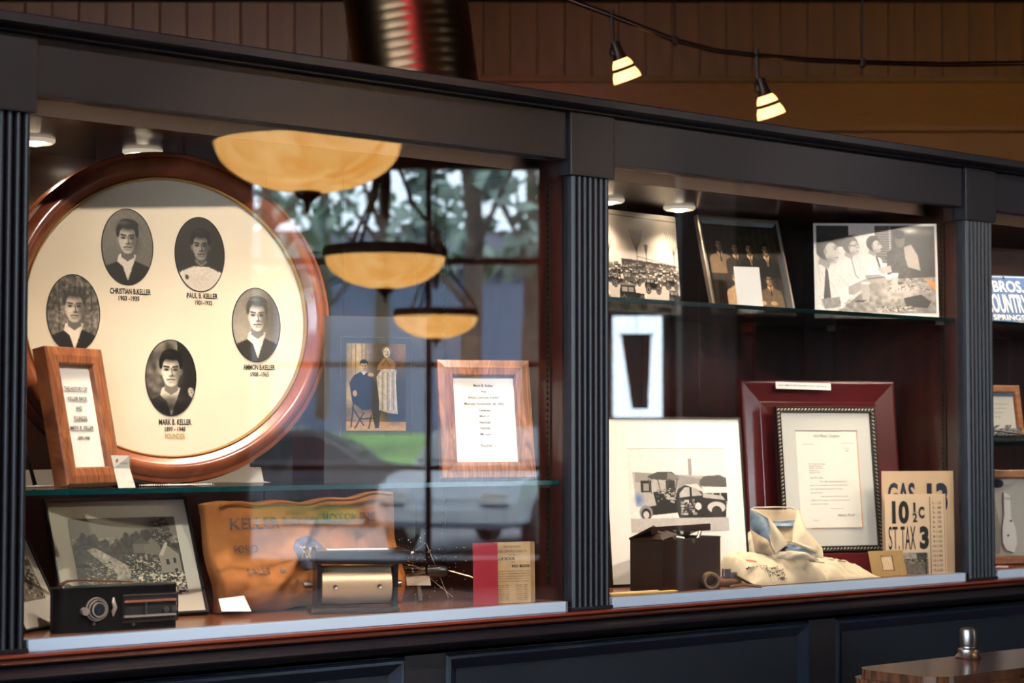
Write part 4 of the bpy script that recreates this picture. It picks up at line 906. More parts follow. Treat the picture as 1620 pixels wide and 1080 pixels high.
# ------------------------------------------------------------------ middle bay, upper shelf
t = stand('photograph', 'white-bordered photograph of rows of parked vintage cars', 'photograph', 1.788, .405, UZ, 4, 4.5, .003)
w_, h_ = .427, .257
bx('card_back', (-w_/2, 0, 0), (w_/2, .002, h_), M['matwhite'], t)
p = Pic(220, 126, .86, 300, (1, .94, .88))
p.rect(0, 0, 220, 126, .84); p.glow(60, 60, 200, 60, .74, .5); p.line([(0, 4), (220, 7)], .9, .25)
p.poly([(0, 68), (120, 62), (150, 58), (220, 66), (220, 126), (0, 126)], .8)
p.poly([(110, 60), (215, 64), (215, 72), (110, 70)], .25); p.speck((115, 62, 215, 72), 60, 2, (.8, .1, .5)); p.line([(140, 56), (220, 66)], 1, .4)
def btree(x, y, h, sp):
    p.line([(x, y), (x, y-h*.45)], 1.2, .22)
    for i in range(9):
        a = (i-4)*.16*sp; p.line([(x, y-h*.3-i % 3*2), (x+math.sin(a)*h*.35, y-h*.7), (x+math.sin(a)*h*.5, y-h)], .6, .3)
btree(140, 64, 42, 1); btree(158, 62, 22, .5); btree(212, 66, 44, 1.2); btree(40, 64, 38, 1); btree(86, 66, 30, .8)
def oldcar(p, x, y, s, g=.1):
    p.poly([(x-1.2*s, y), (x-1.25*s, y-.75*s), (x-1.1*s, y-1.2*s), (x+.2*s, y-1.22*s), (x+.3*s, y-.75*s), (x+1.1*s, y-.7*s), (x+1.25*s, y)], g)
    p.rect(x-1.0*s, y-1.08*s, x-.5*s, y-.78*s, .62); p.rect(x-.4*s, y-1.08*s, x+.08*s, y-.78*s, .55); p.line([(x-1.2*s, y-1.23*s), (x+.25*s, y-1.25*s)], .12*s, .5)
    for k in (-.8, .85): p.ell(x+k*s, y, .42*s, .46*s, .06); p.ell(x+k*s, y, .27*s, .3*s, .72); p.ell(x+k*s, y, .2*s, .22*s, .2)
    p.line([(x-1.3*s, y-.2*s), (x-.8*s, y-.55*s), (x-.3*s, y-.1*s), (x+.4*s, y-.1*s), (x+.85*s, y-.58*s), (x+1.35*s, y-.2*s)], .12*s, .4); p.ell(x+1.2*s, y-.55*s, .12*s, .14*s, .9)
for row, (y, s, n0) in enumerate(((74, 6, 20), (82, 8, 15), (92, 10, 11))):
    for i in range(n0): oldcar(p, 6+i*(220/n0)+rng.uniform(-3, 3), y+rng.uniform(-2, 2), s*rng.uniform(.85, 1.1), rng.choice([.07, .15, .3]))
p.speck((0, 68, 220, 92), 300, 2, (.1, .8, .3)); oldcar(p, 128, 118, 20, .1); oldcar(p, 168, 98, 12, .06); oldcar(p, 205, 92, 10, .1); oldcar(p, 60, 116, 20, .08); oldcar(p, 213, 112, 12, .12)
p.poly([(176, 120), (200, 120), (200, 126), (174, 126)], .2)
print_rect(p, w_-.0, h_-.008, t, 0, h_/2+.002, -.0012)
t = stand('group_portrait_frame', 'silver-edged dark frame with a sepia portrait of seven people', 'picture frame', 2.176, .322, UZ, -8.5, 16, .014)
w_, h_ = .269, .271
sweep_rect(w_, h_, [(0, .014), (0, 0), (.002, -.003), (.007, -.003), (.009, 0), (.009, .014)]).build('frame', mat('silver_frame', (.5, .42, .36), .3, .9), t)
sweep_rect(w_-.016, h_-.016, [(0, .012), (0, .0005), (.012, .006), (.012, .012)]).build('black_slip', M['black'], t).location = (0, 0, .008)
p = Pic(120, 122, .2, 260, (1, .80, .58)); p.rect(0, 0, 120, 122, .2)
for i in range(22): p.line([(i*6, 0), (i*6-6, 122)], 1.6, .13 if i % 2 else .29, .7)
for x, y, su, gl in ((22, 30, .55, True), (48, 34, .22, False), (72, 34, .12, False), (100, 34, .11, False)): p.man(x, y, 7.6, hair=.08, skin=.74, suit=su, shirt=.9, tie=.12 if su > .2 else .5, gl=gl)
p.poly([(96, 96), (100, 66), (106, 120), (90, 120)], .3)
p.man(40, 78, 7.4, hair=.3, skin=.85, suit=.95, collar=False); p.poly([(26, 122), (30, 92), (42, 84), (56, 96), (60, 122)], .97)
p.man(70, 80, 7.4, hair=.05, skin=.85, suit=.07, collar=False); p.poly([(60, 122), (60, 94), (70, 88), (82, 94), (84, 122)], .08)
p.man(97, 80, 7.4, hair=.08, skin=.75, suit=.5, shirt=.9, tie=.25, gl=True); p.poly([(84, 122), (86, 98), (92, 92), (104, 92), (112, 102), (114, 122)], .48); p.man(97, 78, 7.2, hair=.08, skin=.75, suit=.48, shirt=.9, tie=.2, gl=True)
p.ell(80, 112, 5, 3, .9); p.ell(98, 112, 6, 3, .8)
p.noise(2.5, .08)
print_rect(p, w_-.036, h_-.036, t, 0, h_/2, .007)
t = stand('white_card', 'blank white card leaning on the seven-person portrait', 'card', 2.095, .262, UZ, -20, 12, .002)
bx('card', (-.036, 0, 0), (.036, .0015, .125), M['white'], t)
t = stand('photograph', 'white-bordered photograph of men in white shirts eating at a table', 'photograph', 2.486, .178, UZ, -36.2, 3.8, .003)
w_, h_ = .331, .254
bx('card_back', (-w_/2, 0, 0), (w_/2, .002, h_), M['white'], t)
p = Pic(190, 140, .85, 330, (1, .95, .9))
p.rect(0, 0, 190, 140, .9); p.rect(0, 0, 54, 34, .2); p.rect(52, 0, 96, 70, .93); p.rect(94, 0, 122, 60, .3)
for i in range(14): p.line([(94, 3+i*4), (120, 4+i*4)], 1.2, .6)
for i in range(15): p.ell(118, 3+i*4, 1.2, 1.2, .9)
p.rect(122, 0, 190, 100, .14); p.glow(150, 8, 14, 5, .95, .9); p.glow(178, 10, 14, 5, .4, .8); p.noise(8, .1, (122, 0, 190, 90))
# far figures
p.ell(134, 24, 8, 11, .38); p.ell(133, 14, 9, 7, .07); p.poly([(112, 44), (124, 34), (142, 36), (150, 50), (152, 84), (112, 80)], .2); p.noise(3, .4, (108, 40, 152, 84)); p.poly([(140, 34), (152, 30), (162, 48), (166, 72), (146, 66), (142, 52)], .55)
# table
p.poly([(30, 140), (70, 108), (110, 86), (190, 82), (190, 140)], .5); p.noise(5, .3, (30, 84, 190, 140)); p.glow(130, 102, 40, 10, .75, .6); p.poly([(138, 116), (166, 110), (182, 122), (176, 132), (142, 130)], .12); p.speck((110, 84, 190, 104), 160, 2, (.2, .6, .4)); p.speck((94, 128, 150, 138), 120, 2, (.1, .5, .7))
def prof_man(cx, cy, f, hair, body, gl=False, rot=0):
    p.poly(body, .96)
    p.poly([(cx-.5*f, cy+.4*f), (cx+.3*f, cy+1*f), (cx+.1*f, cy+1.5*f), (cx-.7*f, cy+1.1*f)], .6)
    p.ell(cx-.05*f, cy-.12*f, .86*f, .98*f, hair, rot=-.25); p.ell(cx+.36*f, cy+.26*f, .52*f, .76*f, .82, rot=-.1)
    p.poly([(cx+.78*f, cy-.1*f), (cx+1.08*f, cy+.36*f), (cx+.84*f, cy+.42*f), (cx+.86*f, cy+.82*f), (cx+.2*f, cy+1.12*f), (cx-.1*f, cy+.6*f), (cx+.2*f, cy-.2*f)], .8); p.glow(cx+.2*f, cy+.85*f, .4*f, .25*f, .45, .7)
    for q in range(5): p.line([(cx-.6*f+q*.2*f, cy-.85*f-.08*f*q), (cx-.1*f+q*.2*f, cy-.62*f-.1*f*q)], .05*f, min(1, hair+.2))
    for q in range(4): p.line([(body[0][0]+q*5+3, body[1][1]+12+q*6), (body[0][0]+q*7+6, body[1][1]+34+q*3)], .8, .72)
    p.ell(cx-.12*f, cy+.2*f, .14*f, .24*f, .6); p.ell(cx+.62*f, cy+.0*f, .1*f, .06*f, .1); p.line([(cx+.5*f, cy-.18*f), (cx+.78*f, cy-.16*f)], .08*f, .15)
    p.line([(cx+.6*f, cy+.66*f), (cx+.86*f, cy+.62*f)], .06*f, .25)
    if gl: p.line([(cx-.1*f, cy-.02*f), (cx+.55*f, cy+.05*f)], .1*f, .1); p.ell(cx+.72*f, cy+.04*f, .2*f, .2*f, .2); p.ell(cx+.72*f, cy+.04*f, .14*f, .14*f, .85)
prof_man(92, 30, 13, .08, [(66, 66), (76, 48), (90, 44), (104, 54), (108, 74), (98, 88), (70, 84)]); p.line([(96, 50), (102, 70)], 3, .1)
p.line([(66, 68), (58, 92)], 1.4, .62)
prof_man(55, 32, 15, .28, [(24, 80), (34, 56), (56, 52), (66, 68), (76, 84), (70, 102), (50, 118), (24, 124)], True); p.line([(56, 54), (62, 80), (66, 84)], 2, .55)
p.line([(22, 82), (30, 60)], 1.2, .6)
prof_man(17, 38, 21, .06, [(0, 70), (14, 56), (30, 62), (36, 90), (34, 122), (0, 140)]); p.poly([(14, 66), (18, 72), (22, 116), (10, 118), (12, 96)], .2)
p.poly([(76, 80), (100, 78), (112, 84), (108, 92), (84, 94)], .6); p.line([(78, 86), (110, 82)], 2, .3); p.poly([(50, 98), (80, 84), (84, 92), (58, 112), (50, 110)], .62); p.poly([(96, 68), (118, 64), (120, 74), (104, 78)], .66)
p.poly([(6, 118), (36, 114), (38, 130), (12, 134)], .55); p.noise(4, .2, (4, 114, 60, 134))
for x, y, a in ((70, 92, 15), (118, 78, 12)): p.poly([(x, y), (x+a, y), (x+a*.8, y+a*2.1), (x+a*.2, y+a*2.1)], .66); p.ell(x+a/2, y, a/2, 2, .85)
p.poly([(108, 80), (130, 76), (130, 80), (110, 84)], .9); p.ell(92, 98, 9, 7, .5)
for i in range(5): p.line([(60+i*3, 122), (66+i*3, 120)], 1.6, .08)
p.poly([(170, 84), (190, 90), (190, 106)], G(.75, .5, .25)); p.noise(2, .05)
print_rect(p, w_-.014, h_-.022, t, 0, h_/2+.004, -.0012)

# ------------------------------------------------------------------ middle bay, floor
t = stand('black_frame', 'thin black frame with large white mount round old cars outside a shop', 'picture frame', 1.780, .197, FZ, -18.2, 7.1, .012)
w_, h_ = .371, .404
sweep_rect(w_, h_, [(0, .012), (0, -.003), (.0045, -.003), (.0045, .012)]).build('frame', M['black'], t)
bx('mount', (-w_/2+.004, .0, .004), (w_/2-.004, .006, h_-.004), M['matwhite'], t)
bx('mount_bevel', (-.125, -.0008, .3265), (.137, 0, .3275), M['steel'], t)
p = Pic(150, 115, .9, 260, (1, .95, .92)); p.rect(0, 0, 150, 115, .93)
p.rect(92, 14, 97, 40, .6); p.poly([(6, 32), (80, 36), (150, 40), (150, 78), (10, 80)], .72); p.poly([(10, 32), (36, 34), (36, 46), (10, 46)], .6); p.poly([(60, 34), (110, 42), (110, 56), (60, 54)], .6); p.poly([(108, 44), (116, 38), (140, 37), (150, 42), (150, 54), (108, 52)], .35); p.rect(112, 54, 150, 62, .93)
for x in (116, 128, 140): p.rect(x, 62, x+10, 74, .1)
p.rect(18, 44, 34, 60, .14); p.rect(22, 48, 30, 58, .6); p.rect(56, 44, 70, 60, .2)
p.poly([(28, 38), (44, 32), (66, 32), (78, 40), (64, 44), (34, 42)], .28); p.poly([(60, 32), (78, 38), (76, 44), (58, 42)], .5)
for a in ([(30, 42), (34, 62)], [(44, 42), (48, 62)], [(62, 42), (54, 64)], [(74, 42), (68, 66)]): p.line(a, 1.4, .3)
p.poly([(36, 60), (50, 58), (56, 70), (78, 72), (78, 88), (30, 92), (26, 80), (40, 78)], .12); p.speck((40, 54, 70, 74), 60, 2, (.1, .7, .3)); p.ell(24, 88, 10, 10, .55); p.ell(24, 90, 7, 8, .08); p.ell(24, 91, 4.5, 5, .8)
p.poly([(70, 66), (74, 56), (86, 50), (104, 50), (112, 62), (140, 66), (148, 76), (146, 96), (74, 96), (70, 84)], .13); p.poly([(84, 50), (104, 49), (116, 62), (96, 54)], .85); p.poly([(76, 62), (84, 54), (92, 54), (92, 66), (76, 68)], .75); p.poly([(95, 54), (104, 56), (111, 65), (95, 66)], .7); p.ell(132, 82, 14, 8, .8); p.ell(132, 88, 8, 8, .2); p.ell(104, 80, 5, 5, .9); p.poly([(112, 62), (142, 66), (146, 72), (112, 68)], .75); p.speck((76, 70, 98, 90), 60, 2, (.8, .2, .6)); p.glow(14, 70, 6, 8, G(.3, .45, .7), .8)
p.rect(0, 96, 150, 115, .75); p.noise(3, .04)
print_rect(p, .262, .20, t, .006, .2265, -.0006)
t = stand('leaning_frame', 'dark frame edge leaning at the left end beside the white mount', 'picture frame', 1.43, .16, FZ, 62, 14, .01)
sweep_rect(.16, .17, [(0, .012), (0, -.002), (.006, -.002), (.006, .012)]).build('frame', M['black'], t); bx('mount', (-.075, .002, .005), (.075, .01, .165), M['matgrey'], t)
# riser, maroon frame and letter
t = thing('riser', 'low dark maroon step under the framed letter', 'riser', (2.385, .30, FZ), (0, 0, R(-21.7)))
bx('rear_step', (-.235, -.035, 0), (.235, .06, .035), M['maroon'], t, .002); bx('front_step', (-.165, -.10, 0), (.165, -.0355, .054), M['maroon'], t, .002)
t = stand('maroon_frame', 'large glossy maroon frame standing behind the framed letter', 'picture frame', 2.378, .262, .981, -21.6, 6.1, .02)
w_, h_ = .452, .468
sweep_rect(w_, h_, [(0, .022), (0, -.001), (.003, -.005), (.008, -.006), (.050, .003), (.056, .004), (.058, .003), (.098, .009), (.1, .012), (.1, .022)]).build('frame', M['maroon'], t)
bx('backing', (-w_/2+.095, .012, .095), (w_/2-.095, .018, h_-.095), M['matgrey'], t)
t2 = stand('label_strip', 'narrow white typed strip on top of the maroon frame', 'label', 2.378-.035, .262, 1.4335, -21.6, 6.1); t2.location = (2.335, .325-.022, 1.4335); 
bx('strip', (-.080, 0, -.009), (.080, .0008, .009), M['white'], t2); t2.rotation_euler = (-R(6.1), R(1.2), R(-21.6))
text(t2, 'Letter to Mark B. Keller from Henry Ford (1 Year Prior to ...)', 0, 0, .148, .006, M['ink'], bold=.008, y=-.0006)
t = stand('letter_frame', 'black rope-beaded frame holding a typed letter with script letterhead', 'picture frame', 2.358, .221, 1.0, -21.9, 7.0, .016)
w_, h_ = .289, .380
sweep_rect(w_, h_, [(0, .016), (0, -.0), (.002, -.003), (.004, -.001), (.012, -.001), (.014, -.003), (.016, .001), (.016, .016)]).build('frame', M['black'], t)
mb = MB()
def bead(x, z, ang):
    c, s = math.cos(ang), math.sin(ang); vs = []
    for i in range(8):
        a = 2*PI*i/8; u, v_ = .0046*math.cos(a), .0021*math.sin(a); vs.append((x+u*c-v_*s, -.0015, z+u*s+v_*c))
    vs2 = [((vx-x)*.6+x, -.0042, (vz-z)*.6+z) for vx, _, vz in vs]
    mb.add([Vector(q) for q in vs+vs2], [tuple(range(8, 16))]+[(i, (i+1) % 8, (i+1) % 8+8, i+8) for i in range(8)])
pt = .0098
nx_ = round((w_-.016)/pt); nz_ = round((h_-.016)/pt)
for i in range(nx_+1):
    x = -(w_-.016)/2+(w_-.016)*i/nx_; bead(x, .008, R(40)); bead(x, h_-.008, R(40))
for i in range(1, nz_):
    z = .008+(h_-.016)*i/nz_; bead(-(w_-.016)/2, z, R(40)); bead((w_-.016)/2, z, R(-40))
mb.build('rope_beading', mat('beading_gold', (.62, .55, .42), .35, .7), t)['kind'] = 'stuff'
bx('mount', (-w_/2+.014, .004, .014), (w_/2-.014, .008, h_-.014), mat('letter_mount', (.50, .49, .46), .8), t)
bx('letter_sheet', (-.089, .0032, .062), (.089, .0042, .318), M['paper'], t)
MB().box((-.089, .002, .316), (.089, .004, .3175)).build('mount_bevel', M['ink_brown'], t)
MB().box((.0875, .002, .062), (.089, .004, .316)).box((-.06, .002, .062), (.0875, .004, .063)).build('orange_edge', mat('orange_edge', (.65, .22, .06), .6), t)
text(t, 'Ford Motor Company', 0, .302, .078, .010, M['ink'], y=.0025, shear=.5)
text(t, 'EXECUTIVE OFFICES', -.055, .281, .03, .0025, M['ink_brown'], y=.0025); text(t, 'DEARBORN, MICHIGAN', .058, .283, .036, .0025, M['ink_brown'], y=.0025); text(t, 'May 4,', .056, .270, .017, .004, M['ink'], y=.0025); text(t, '1928', .057, .264, .009, .004, M['ink'], y=.0025)
L5 = ['Mr. Mark B. Keller', 'Keller Brothers', 'Buffalo Springs', 'Route No. 1', 'Lebanon, Pa.']
for i, s in enumerate(L5): text(t, s, -.056+.0235*(len(s)/18), .229-.0056*i, .047*len(s)/18, .0038, M['ink_brown'], y=.0025)
text(t, 'Dear Mr. Keller:', -.036, .193, .038, .004, M['ink_brown'], y=.0025)
for i, (s, x, wd) in enumerate((('Your letter has been received and it', .012, .080), ('gives me much pleasure to know of the new', -.002, .108), ('car and of the business you have', -.010, .092), ('in your county.', -.038, .036), ('I appreciate the interest you have', .012, .080), ('taken and wish you continued success in', .0, .112), ('the years to come.', -.032, .05))):
    text(t, s, x, .183-.0098*i, wd, .0042, M['ink_brown'], y=.0025)
text(t, 'Very truly yours,', .018, .112, .038, .0038, M['ink_brown'], y=.0025); text(t, 'Henry Ford', .042, .094, .05, .009, M['ink_brown'], y=.0025, shear=.5); text(t, 'HF:C', -.045, .082, .015, .003, M['ink_brown'], y=.0025)

# gasoline price placards
t = stand('price_placard', 'tall tan placard reading gas thirteen, standing at the right end', 'sign', 2.530, .083, FZ, -24.8, 1.0, .002)
w_, h_ = .204, .266
bx('card', (-w_/2, 0, 0), (w_/2, .0015, h_), M['tan_poster'], t)
text(t, 'GAS', -.047, .207, .077, .058, M['ink_navy'], bold=.035, y=-.0006); text(t, '13', .055, .196, .060, .078, M['ink_navy'], bold=.05, y=-.0006)
t = stand('price_placard', 'shorter tan placard reading ten and a half cents, state tax three', 'sign', 2.509, .074, FZ, -25.1, 1.8, .002)
w_, h_ = .172, .207
bx('card', (-w_/2, 0, 0), (w_/2, .0012, h_), M['tan_light'], t)
T = lambda s, x, z, a, b, bo=.03: text(t, s, x, z, a, b, M['ink'], bold=bo, y=-.0006)
T('10', -.0425, .160, .048, .060, .045); T('1', -.003, .173, .006, .024); T('2', -.002, .146, .013, .024); bx('fraction_bar', (-.010, -.0006, .1592), (.006, -.0002, .1605), M['ink'], t); T('C', .0165, .159, .017, .031, .05)
T('ST.', -.062, .094, .031, .060, .0); T('TAX', -.0225, .094, .042, .060, .005); T('3', .023, .094, .026, .060, .055); T('TAX', -.020, .022, .040, .052, .03); T('1¼', .020, .022, .028, .052, .04)
bx('rule_line', (.040, -.0006, 0), (.0415, -.0002, .2), M['ink'], t); bx('rule_line', (.081, -.0006, 0), (.0815, -.0002, .2), M['ink_brown'], t)
for i in range(15): v_ = '%.2f' % (.15*(i+1)); T('%d-' % (i+1), .0525, .1835-.0124*i, .008 if i < 9 else .011, .0062, .01); T(v_.lstrip('0') if v_[0] == '0' else v_, .0665, .1835-.0124*i, .012 if i < 6 else .015, .0062, .01)
# ochre card, small snapshot
t = stand('match_card', 'ochre card with a little cut-out window of matches, by the shirt cuff', 'card', 2.396, .070, FZ, -12, 16, .003)
MB().box((-.055, -.001, 0), (-.019, .001, .066)).box((.019, -.001, 0), (.055, .001, .066)).box((-.019, -.001, 0), (.019, .001, .013)).box((-.019, -.001, .053), (.019, .001, .066)).build('card', M['goldcard'], t)
mb = MB()
bx('match_backing', (-.026, .0012, .014), (.026, .002, .052), M['leather'], t)
for i in range(7): bx('match', (-.0155+.0046*i, -.0005, .016), (-.0125+.0046*i, .0012, .050), M['tan_light'], t)
bx('fold', (.038, -.0022, 0), (.0395, -.001, .066), M['tan'], t)
t = stand('snapshot', 'tiny black and white snapshot of a tree-lined road before the placards', 'photograph', 2.487, .058, FZ, -27, 3.5, .002)
bx('card_back', (-.0355, 0, 0), (.0355, .0006, .059), M['matgrey'], t)
p = Pic(70, 58, .5, 110); p.rect(0, 0, 70, 30, .62); p.speck((36, 0, 62, 18), 160, 2.5, (.08, .15, .4)); p.speck((0, 16, 70, 30), 170, 2.4, (.1, .2, .45)); p.poly([(0, 30), (70, 28), (70, 58), (0, 58)], .42); p.rect(62, 0, 64, 58, .06); p.noise(4, .2)
print_rect(p, .068, .056, t, 0, .0295, -.0008)

# metal box with tools
t = thing('metal_box', 'dark brown enamelled metal box with propped lid and steel tubes inside', 'box', (1.578, .052, FZ+.001), (0, 0, R(11)))
bw, bd, bh = .236, .092, .118
m = MB(); tk = .003
m.box((0, 0, 0), (bw, tk, bh)); m.box((0, bd-tk, 0), (bw, bd, bh)); m.box((0, tk, 0), (tk, bd-tk, bh)); m.box((bw-tk, tk, 0), (bw, bd-tk, bh)); m.box((tk, tk, 0), (bw-tk, bd-tk, tk))
m.build('box_body', M['brown_metal'], t)
MB().tube([(-.001, 0, bh), (bw+.001, 0, bh), (bw+.001, bd, bh), (-.001, bd, bh), (-.001, 0, bh)], .0015, 6).build('rolled_rim', M['brown_metal'], t)
MB().add([(-.004, bd+.001, bh), (bw+.004, bd+.001, bh), (bw+.004, .03, bh+.026), (-.004, .03, bh+.026), (-.004, bd+.001, bh+.003), (bw+.004, bd+.001, bh+.003), (bw+.004, .03, bh+.030), (-.004, .03, bh+.030), (bw+.004, .03, bh+.014), (-.004, .03, bh+.014)],
         [(0, 1, 2, 3), (4, 7, 6, 5), (0, 4, 5, 1), (1, 5, 6, 2), (2, 6, 7, 3), (3, 7, 4, 0), (3, 2, 8, 9)]).build('lid', M['brown_metal'], t)
MB().add([(-.004, 0, bh+.001), (-.004, bd, bh+.001), (.05, .06, bh+.03), (-.004, 0, bh+.003), (-.004, bd, bh+.003), (.05, .06, bh+.032), (.06, .0, bh+.012)], [(0, 1, 2), (3, 5, 4), (0, 3, 4, 1), (1, 4, 5, 2), (2, 5, 3, 0), (0, 2, 6)]).build('side_flap', M['brown_metal'], t)
MB().lathe([(0, .004), (.005, .004), (.005, 0), (0, 0)], (.12, .0, bh-.006), 'Y', 14).build('clasp', M['steel'], t, True)
for a, b in (((.02, .03, bh+.018), (.055, .012, bh+.003)), ((.072, .02, bh-.02), (.070, .016, bh+.020)), ((.085, .03, bh+.004), (.100, .010, bh+.0)), ((.125, .05, bh-.01), (.105, .02, bh+.014)), ((.150, .01, bh-.01), (.180, .02, bh+.012))):
    tag(MB().tube([a, b], .0045, 10).build('steel_tube', M['steel'], t, True))
# coupling with clamp
t = thing('hose_coupling', 'old metal ring coupling with a clamp block before the box', 'tool', (1.745, .066, FZ+.001), (0, 0, R(-34)))
MB().lathe([(.013, .012), (.0135, .017), (.018, .0175), (.0195, .014), (.0195, -.014), (.013, -.014), (.013, .012)], (0, 0, .0196), 'Y', 36).build('ring', mat('old_brass', (.22, .15, .09), .5, .5), t, True)
MB().tube([(.014, .012, .014), (.05, .02, .015), (.075, .025, .014)], [.012, .014, .012], 16).build('barrel', M['leather'], t, True)
MB().box((.032, .006, .026), (.050, .024, .046), .002).box((.050, .010, .024), (.066, .026, .038), .002).build('clamp', M['steel'], t)
MB().tube([(.06, .012, .03), (.085, .004, .016), (.108, .0, .004)], .003, 8).build('lever', M['bronze'], t, True)
MB().tube([(.045, -.004, .004), (.075, -.006, .010), (.120, -.002, .004)], .0035, 8).build('strap_end', M['leather'], t, True)
# ruler sticks
for k, (lab, y_, a, m_) in enumerate((('pale wooden stick lying left of the brown metal box', .050, 4, M['tan_light']), ('yellow pencil-like stick lying under the corner of the metal box', .041, 1, mat('yellow_stick', (.6, .4, .1), .4, coat=.5)))):
    t = thing('stick', lab, 'stick', (1.385+.03*k, y_-.008*k+.02, FZ+.001), (0, 0, R(a-6)))
    MB().tube([(0, 0, .0035), (.185, 0, .0035)], .0034, 6).build('shaft', m_, t); MB().tube([(.185, 0, .0035), (.196, 0, .0035)], [.0032, .0008], 6).build('tip', M['tan'], t)

# folded shirt
def shirt_h(x, y):
    """height of the cloth over the case floor; x 0..1 along, y 0..1 front to back"""
    h = .066*(1-.75*max(0, x-.35))*(min(1, y/.42)**.55)
    e = min(x/.05, (1-x)/.16, (1-y)/.15, 1); h *= max(0, e)**.5
    h += .012*math.exp(-((x-.3)/.13)**2-((y-.6)/.3)**2)
    h += (.011*mnoise.noise(Vector((x*9, y*4, 2)))+.006*mnoise.noise(Vector((x*20, y*8, 5)))+.002*mnoise.noise(Vector((x*50, y*20, 9))))*min(1, h/.02)
    h -= .009*math.exp(-((x-.56-.1*y)/.012)**2)*min(1, h/.03)+.006*math.exp(-((x-.80+.1*y)/.010)**2)*min(1, h/.03)
    return max(.0015, h)
SX, SY = .465, .175; NX, NY = 150, 60
t = thing('work_shirt', 'folded cream work shirt with standing collar and handwritten note', 'shirt', (1.872, .048, FZ+.001))
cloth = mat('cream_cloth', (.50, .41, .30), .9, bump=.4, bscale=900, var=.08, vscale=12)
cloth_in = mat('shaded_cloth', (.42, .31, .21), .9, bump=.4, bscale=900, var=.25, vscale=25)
blue = mat('blue_lining', (.15, .20, .27), .9, bump=.4, bscale=900, var=.6, vscale=30)
V = []; F = []
for j in range(NY):
    for i in range(NX):
        x, y = i/(NX-1), j/(NY-1); yy = y*SY*(1-.25*x)+.018*x*0+.01*math.sin(x*9)*y
        front = -.002*math.sin(x*11)
        V.append((x*SX, yy+front*(1-y), shirt_h(x, y)))
n = len(V); V += [(a, b, .0) for a, b, c in V]
for j in range(NY-1):
    for i in range(NX-1):
        a = j*NX+i; F.append((a, a+1, a+NX+1, a+NX)); F.append((a+n, a+n+NX, a+n+NX+1, a+n+1))
per = [i for i in range(NX)]+[j*NX+NX-1 for j in range(1, NY)]+[(NY-1)*NX+i for i in range(NX-2, -1, -1)]+[j*NX for j in range(NY-2, 0, -1)]
for a, b in zip(per, per[1:]+per[:1]): F.append((b, a, a+n, b+n))
mesh('shirt_body', V, F, cloth, t, True)
def shell(name, rows, m_, th=.0025):
    """a thick cloth sheet through rows of points"""
    nr, nc = len(rows), len(rows[0]); V = [Vector(q) for r_ in rows for q in r_]; N = []
    for i in range(nr):
        for j in range(nc):
            a = Vector(rows[min(i+1, nr-1)][j])-Vector(rows[max(i-1, 0)][j]); b = Vector(rows[i][min(j+1, nc-1)])-Vector(rows[i][max(j-1, 0)])
            c = a.cross(b); N.append(c.normalized()*th if c.length > 1e-9 else Vector((0, 0, th)))
    V2 = [v+q for v, q in zip(V, N)]; F = []; o_ = nr*nc
    for i in range(nr-1):
        for j in range(nc-1): a = i*nc+j; F += [(a, a+1, a+nc+1, a+nc), (a+o_, a+nc+o_, a+nc+1+o_, a+1+o_)]
    per = list(range(nc))+[i*nc+nc-1 for i in range(1, nr)]+[(nr-1)*nc+j for j in range(nc-2, -1, -1)]+[i*nc for i in range(nr-2, 0, -1)]
    for a, b in zip(per, per[1:]+per[:1]): F.append((b, a, a+o_, b+o_))
    o = MB().add(V+V2, F).build(name, m_, t, True); return o
# collar, drawn as curved cloth patches facing the room; (u, v) across and down, d towards the viewer
CC = Vector((.148, .062, 0)); rr_, nn_ = Vector((.771, -.637, 0)), Vector((-.637, -.771, 0))
def cp(u, v, d): return CC+rr_*((u-480)*.000268)+nn_*d+Vector((0, 0, (760-v)*.000268))
def patch(name, q, m_, bulge=.008, n=12, wr=.0015, th=.0022):
    q = [cp(*k) for k in q]; rows = []
    for i in range(n+1):
        u = i/n; r_ = []
        for j in range(n+1):
            v = j/n; p = q[0].lerp(q[1], v).lerp(q[3].lerp(q[2], v), u); k = math.sin(PI*u)*math.sin(PI*v)
            r_.append(p+nn_*(bulge*k+wr*math.sin(7*u+9*v)*k)+Vector((0, 0, wr*k)))
        rows.append(r_)
    return shell(name, rows, m_, th)
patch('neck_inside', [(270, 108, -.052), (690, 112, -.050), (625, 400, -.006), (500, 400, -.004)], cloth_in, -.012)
patch('neck_stripe', [(330, 215, -.033), (665, 205, -.033), (650, 262, -.024), (380, 262, -.024)], blue, -.006)
patch('collar_side', [(262, 108, -.048), (405, 182, .0), (440, 430, .022), (248, 300, -.020)], blue, .016)
patch('collar_leaf', [(398, 172, .004), (446, 236, .012), (560, 404, .034), (452, 486, .036)], cloth, .006)
patch('collar_leaf', [(402, 176, .003), (402, 330, .016), (418, 420, .030), (452, 486, .036)], cloth, .002)
patch('collar_leaf', [(700, 120, -.050), (740, 280, -.010), (830, 470, .016), (602, 392, .030)], cloth, .010)
patch('collar_leaf', [(655, 230, -.030), (700, 118, -.049), (690, 330, .0), (602, 392, .031)], cloth, .002)
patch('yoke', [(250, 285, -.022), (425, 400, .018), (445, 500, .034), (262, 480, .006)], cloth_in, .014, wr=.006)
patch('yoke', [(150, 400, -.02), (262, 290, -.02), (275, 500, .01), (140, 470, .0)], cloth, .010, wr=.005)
patch('yoke', [(735, 270, -.022), (900, 460, -.020), (890, 540, .012), (740, 520, .026)], cloth, .010, wr=.003)
patch('neck_lining', [(560, 405, .026), (700, 440, .022), (790, 510, .026), (560, 500, .034)], blue, .004, wr=.003)
patch('placket', [(455, 480, .034), (560, 478, .036), (560, 540, .040), (450, 540, .038)], cloth, .004)
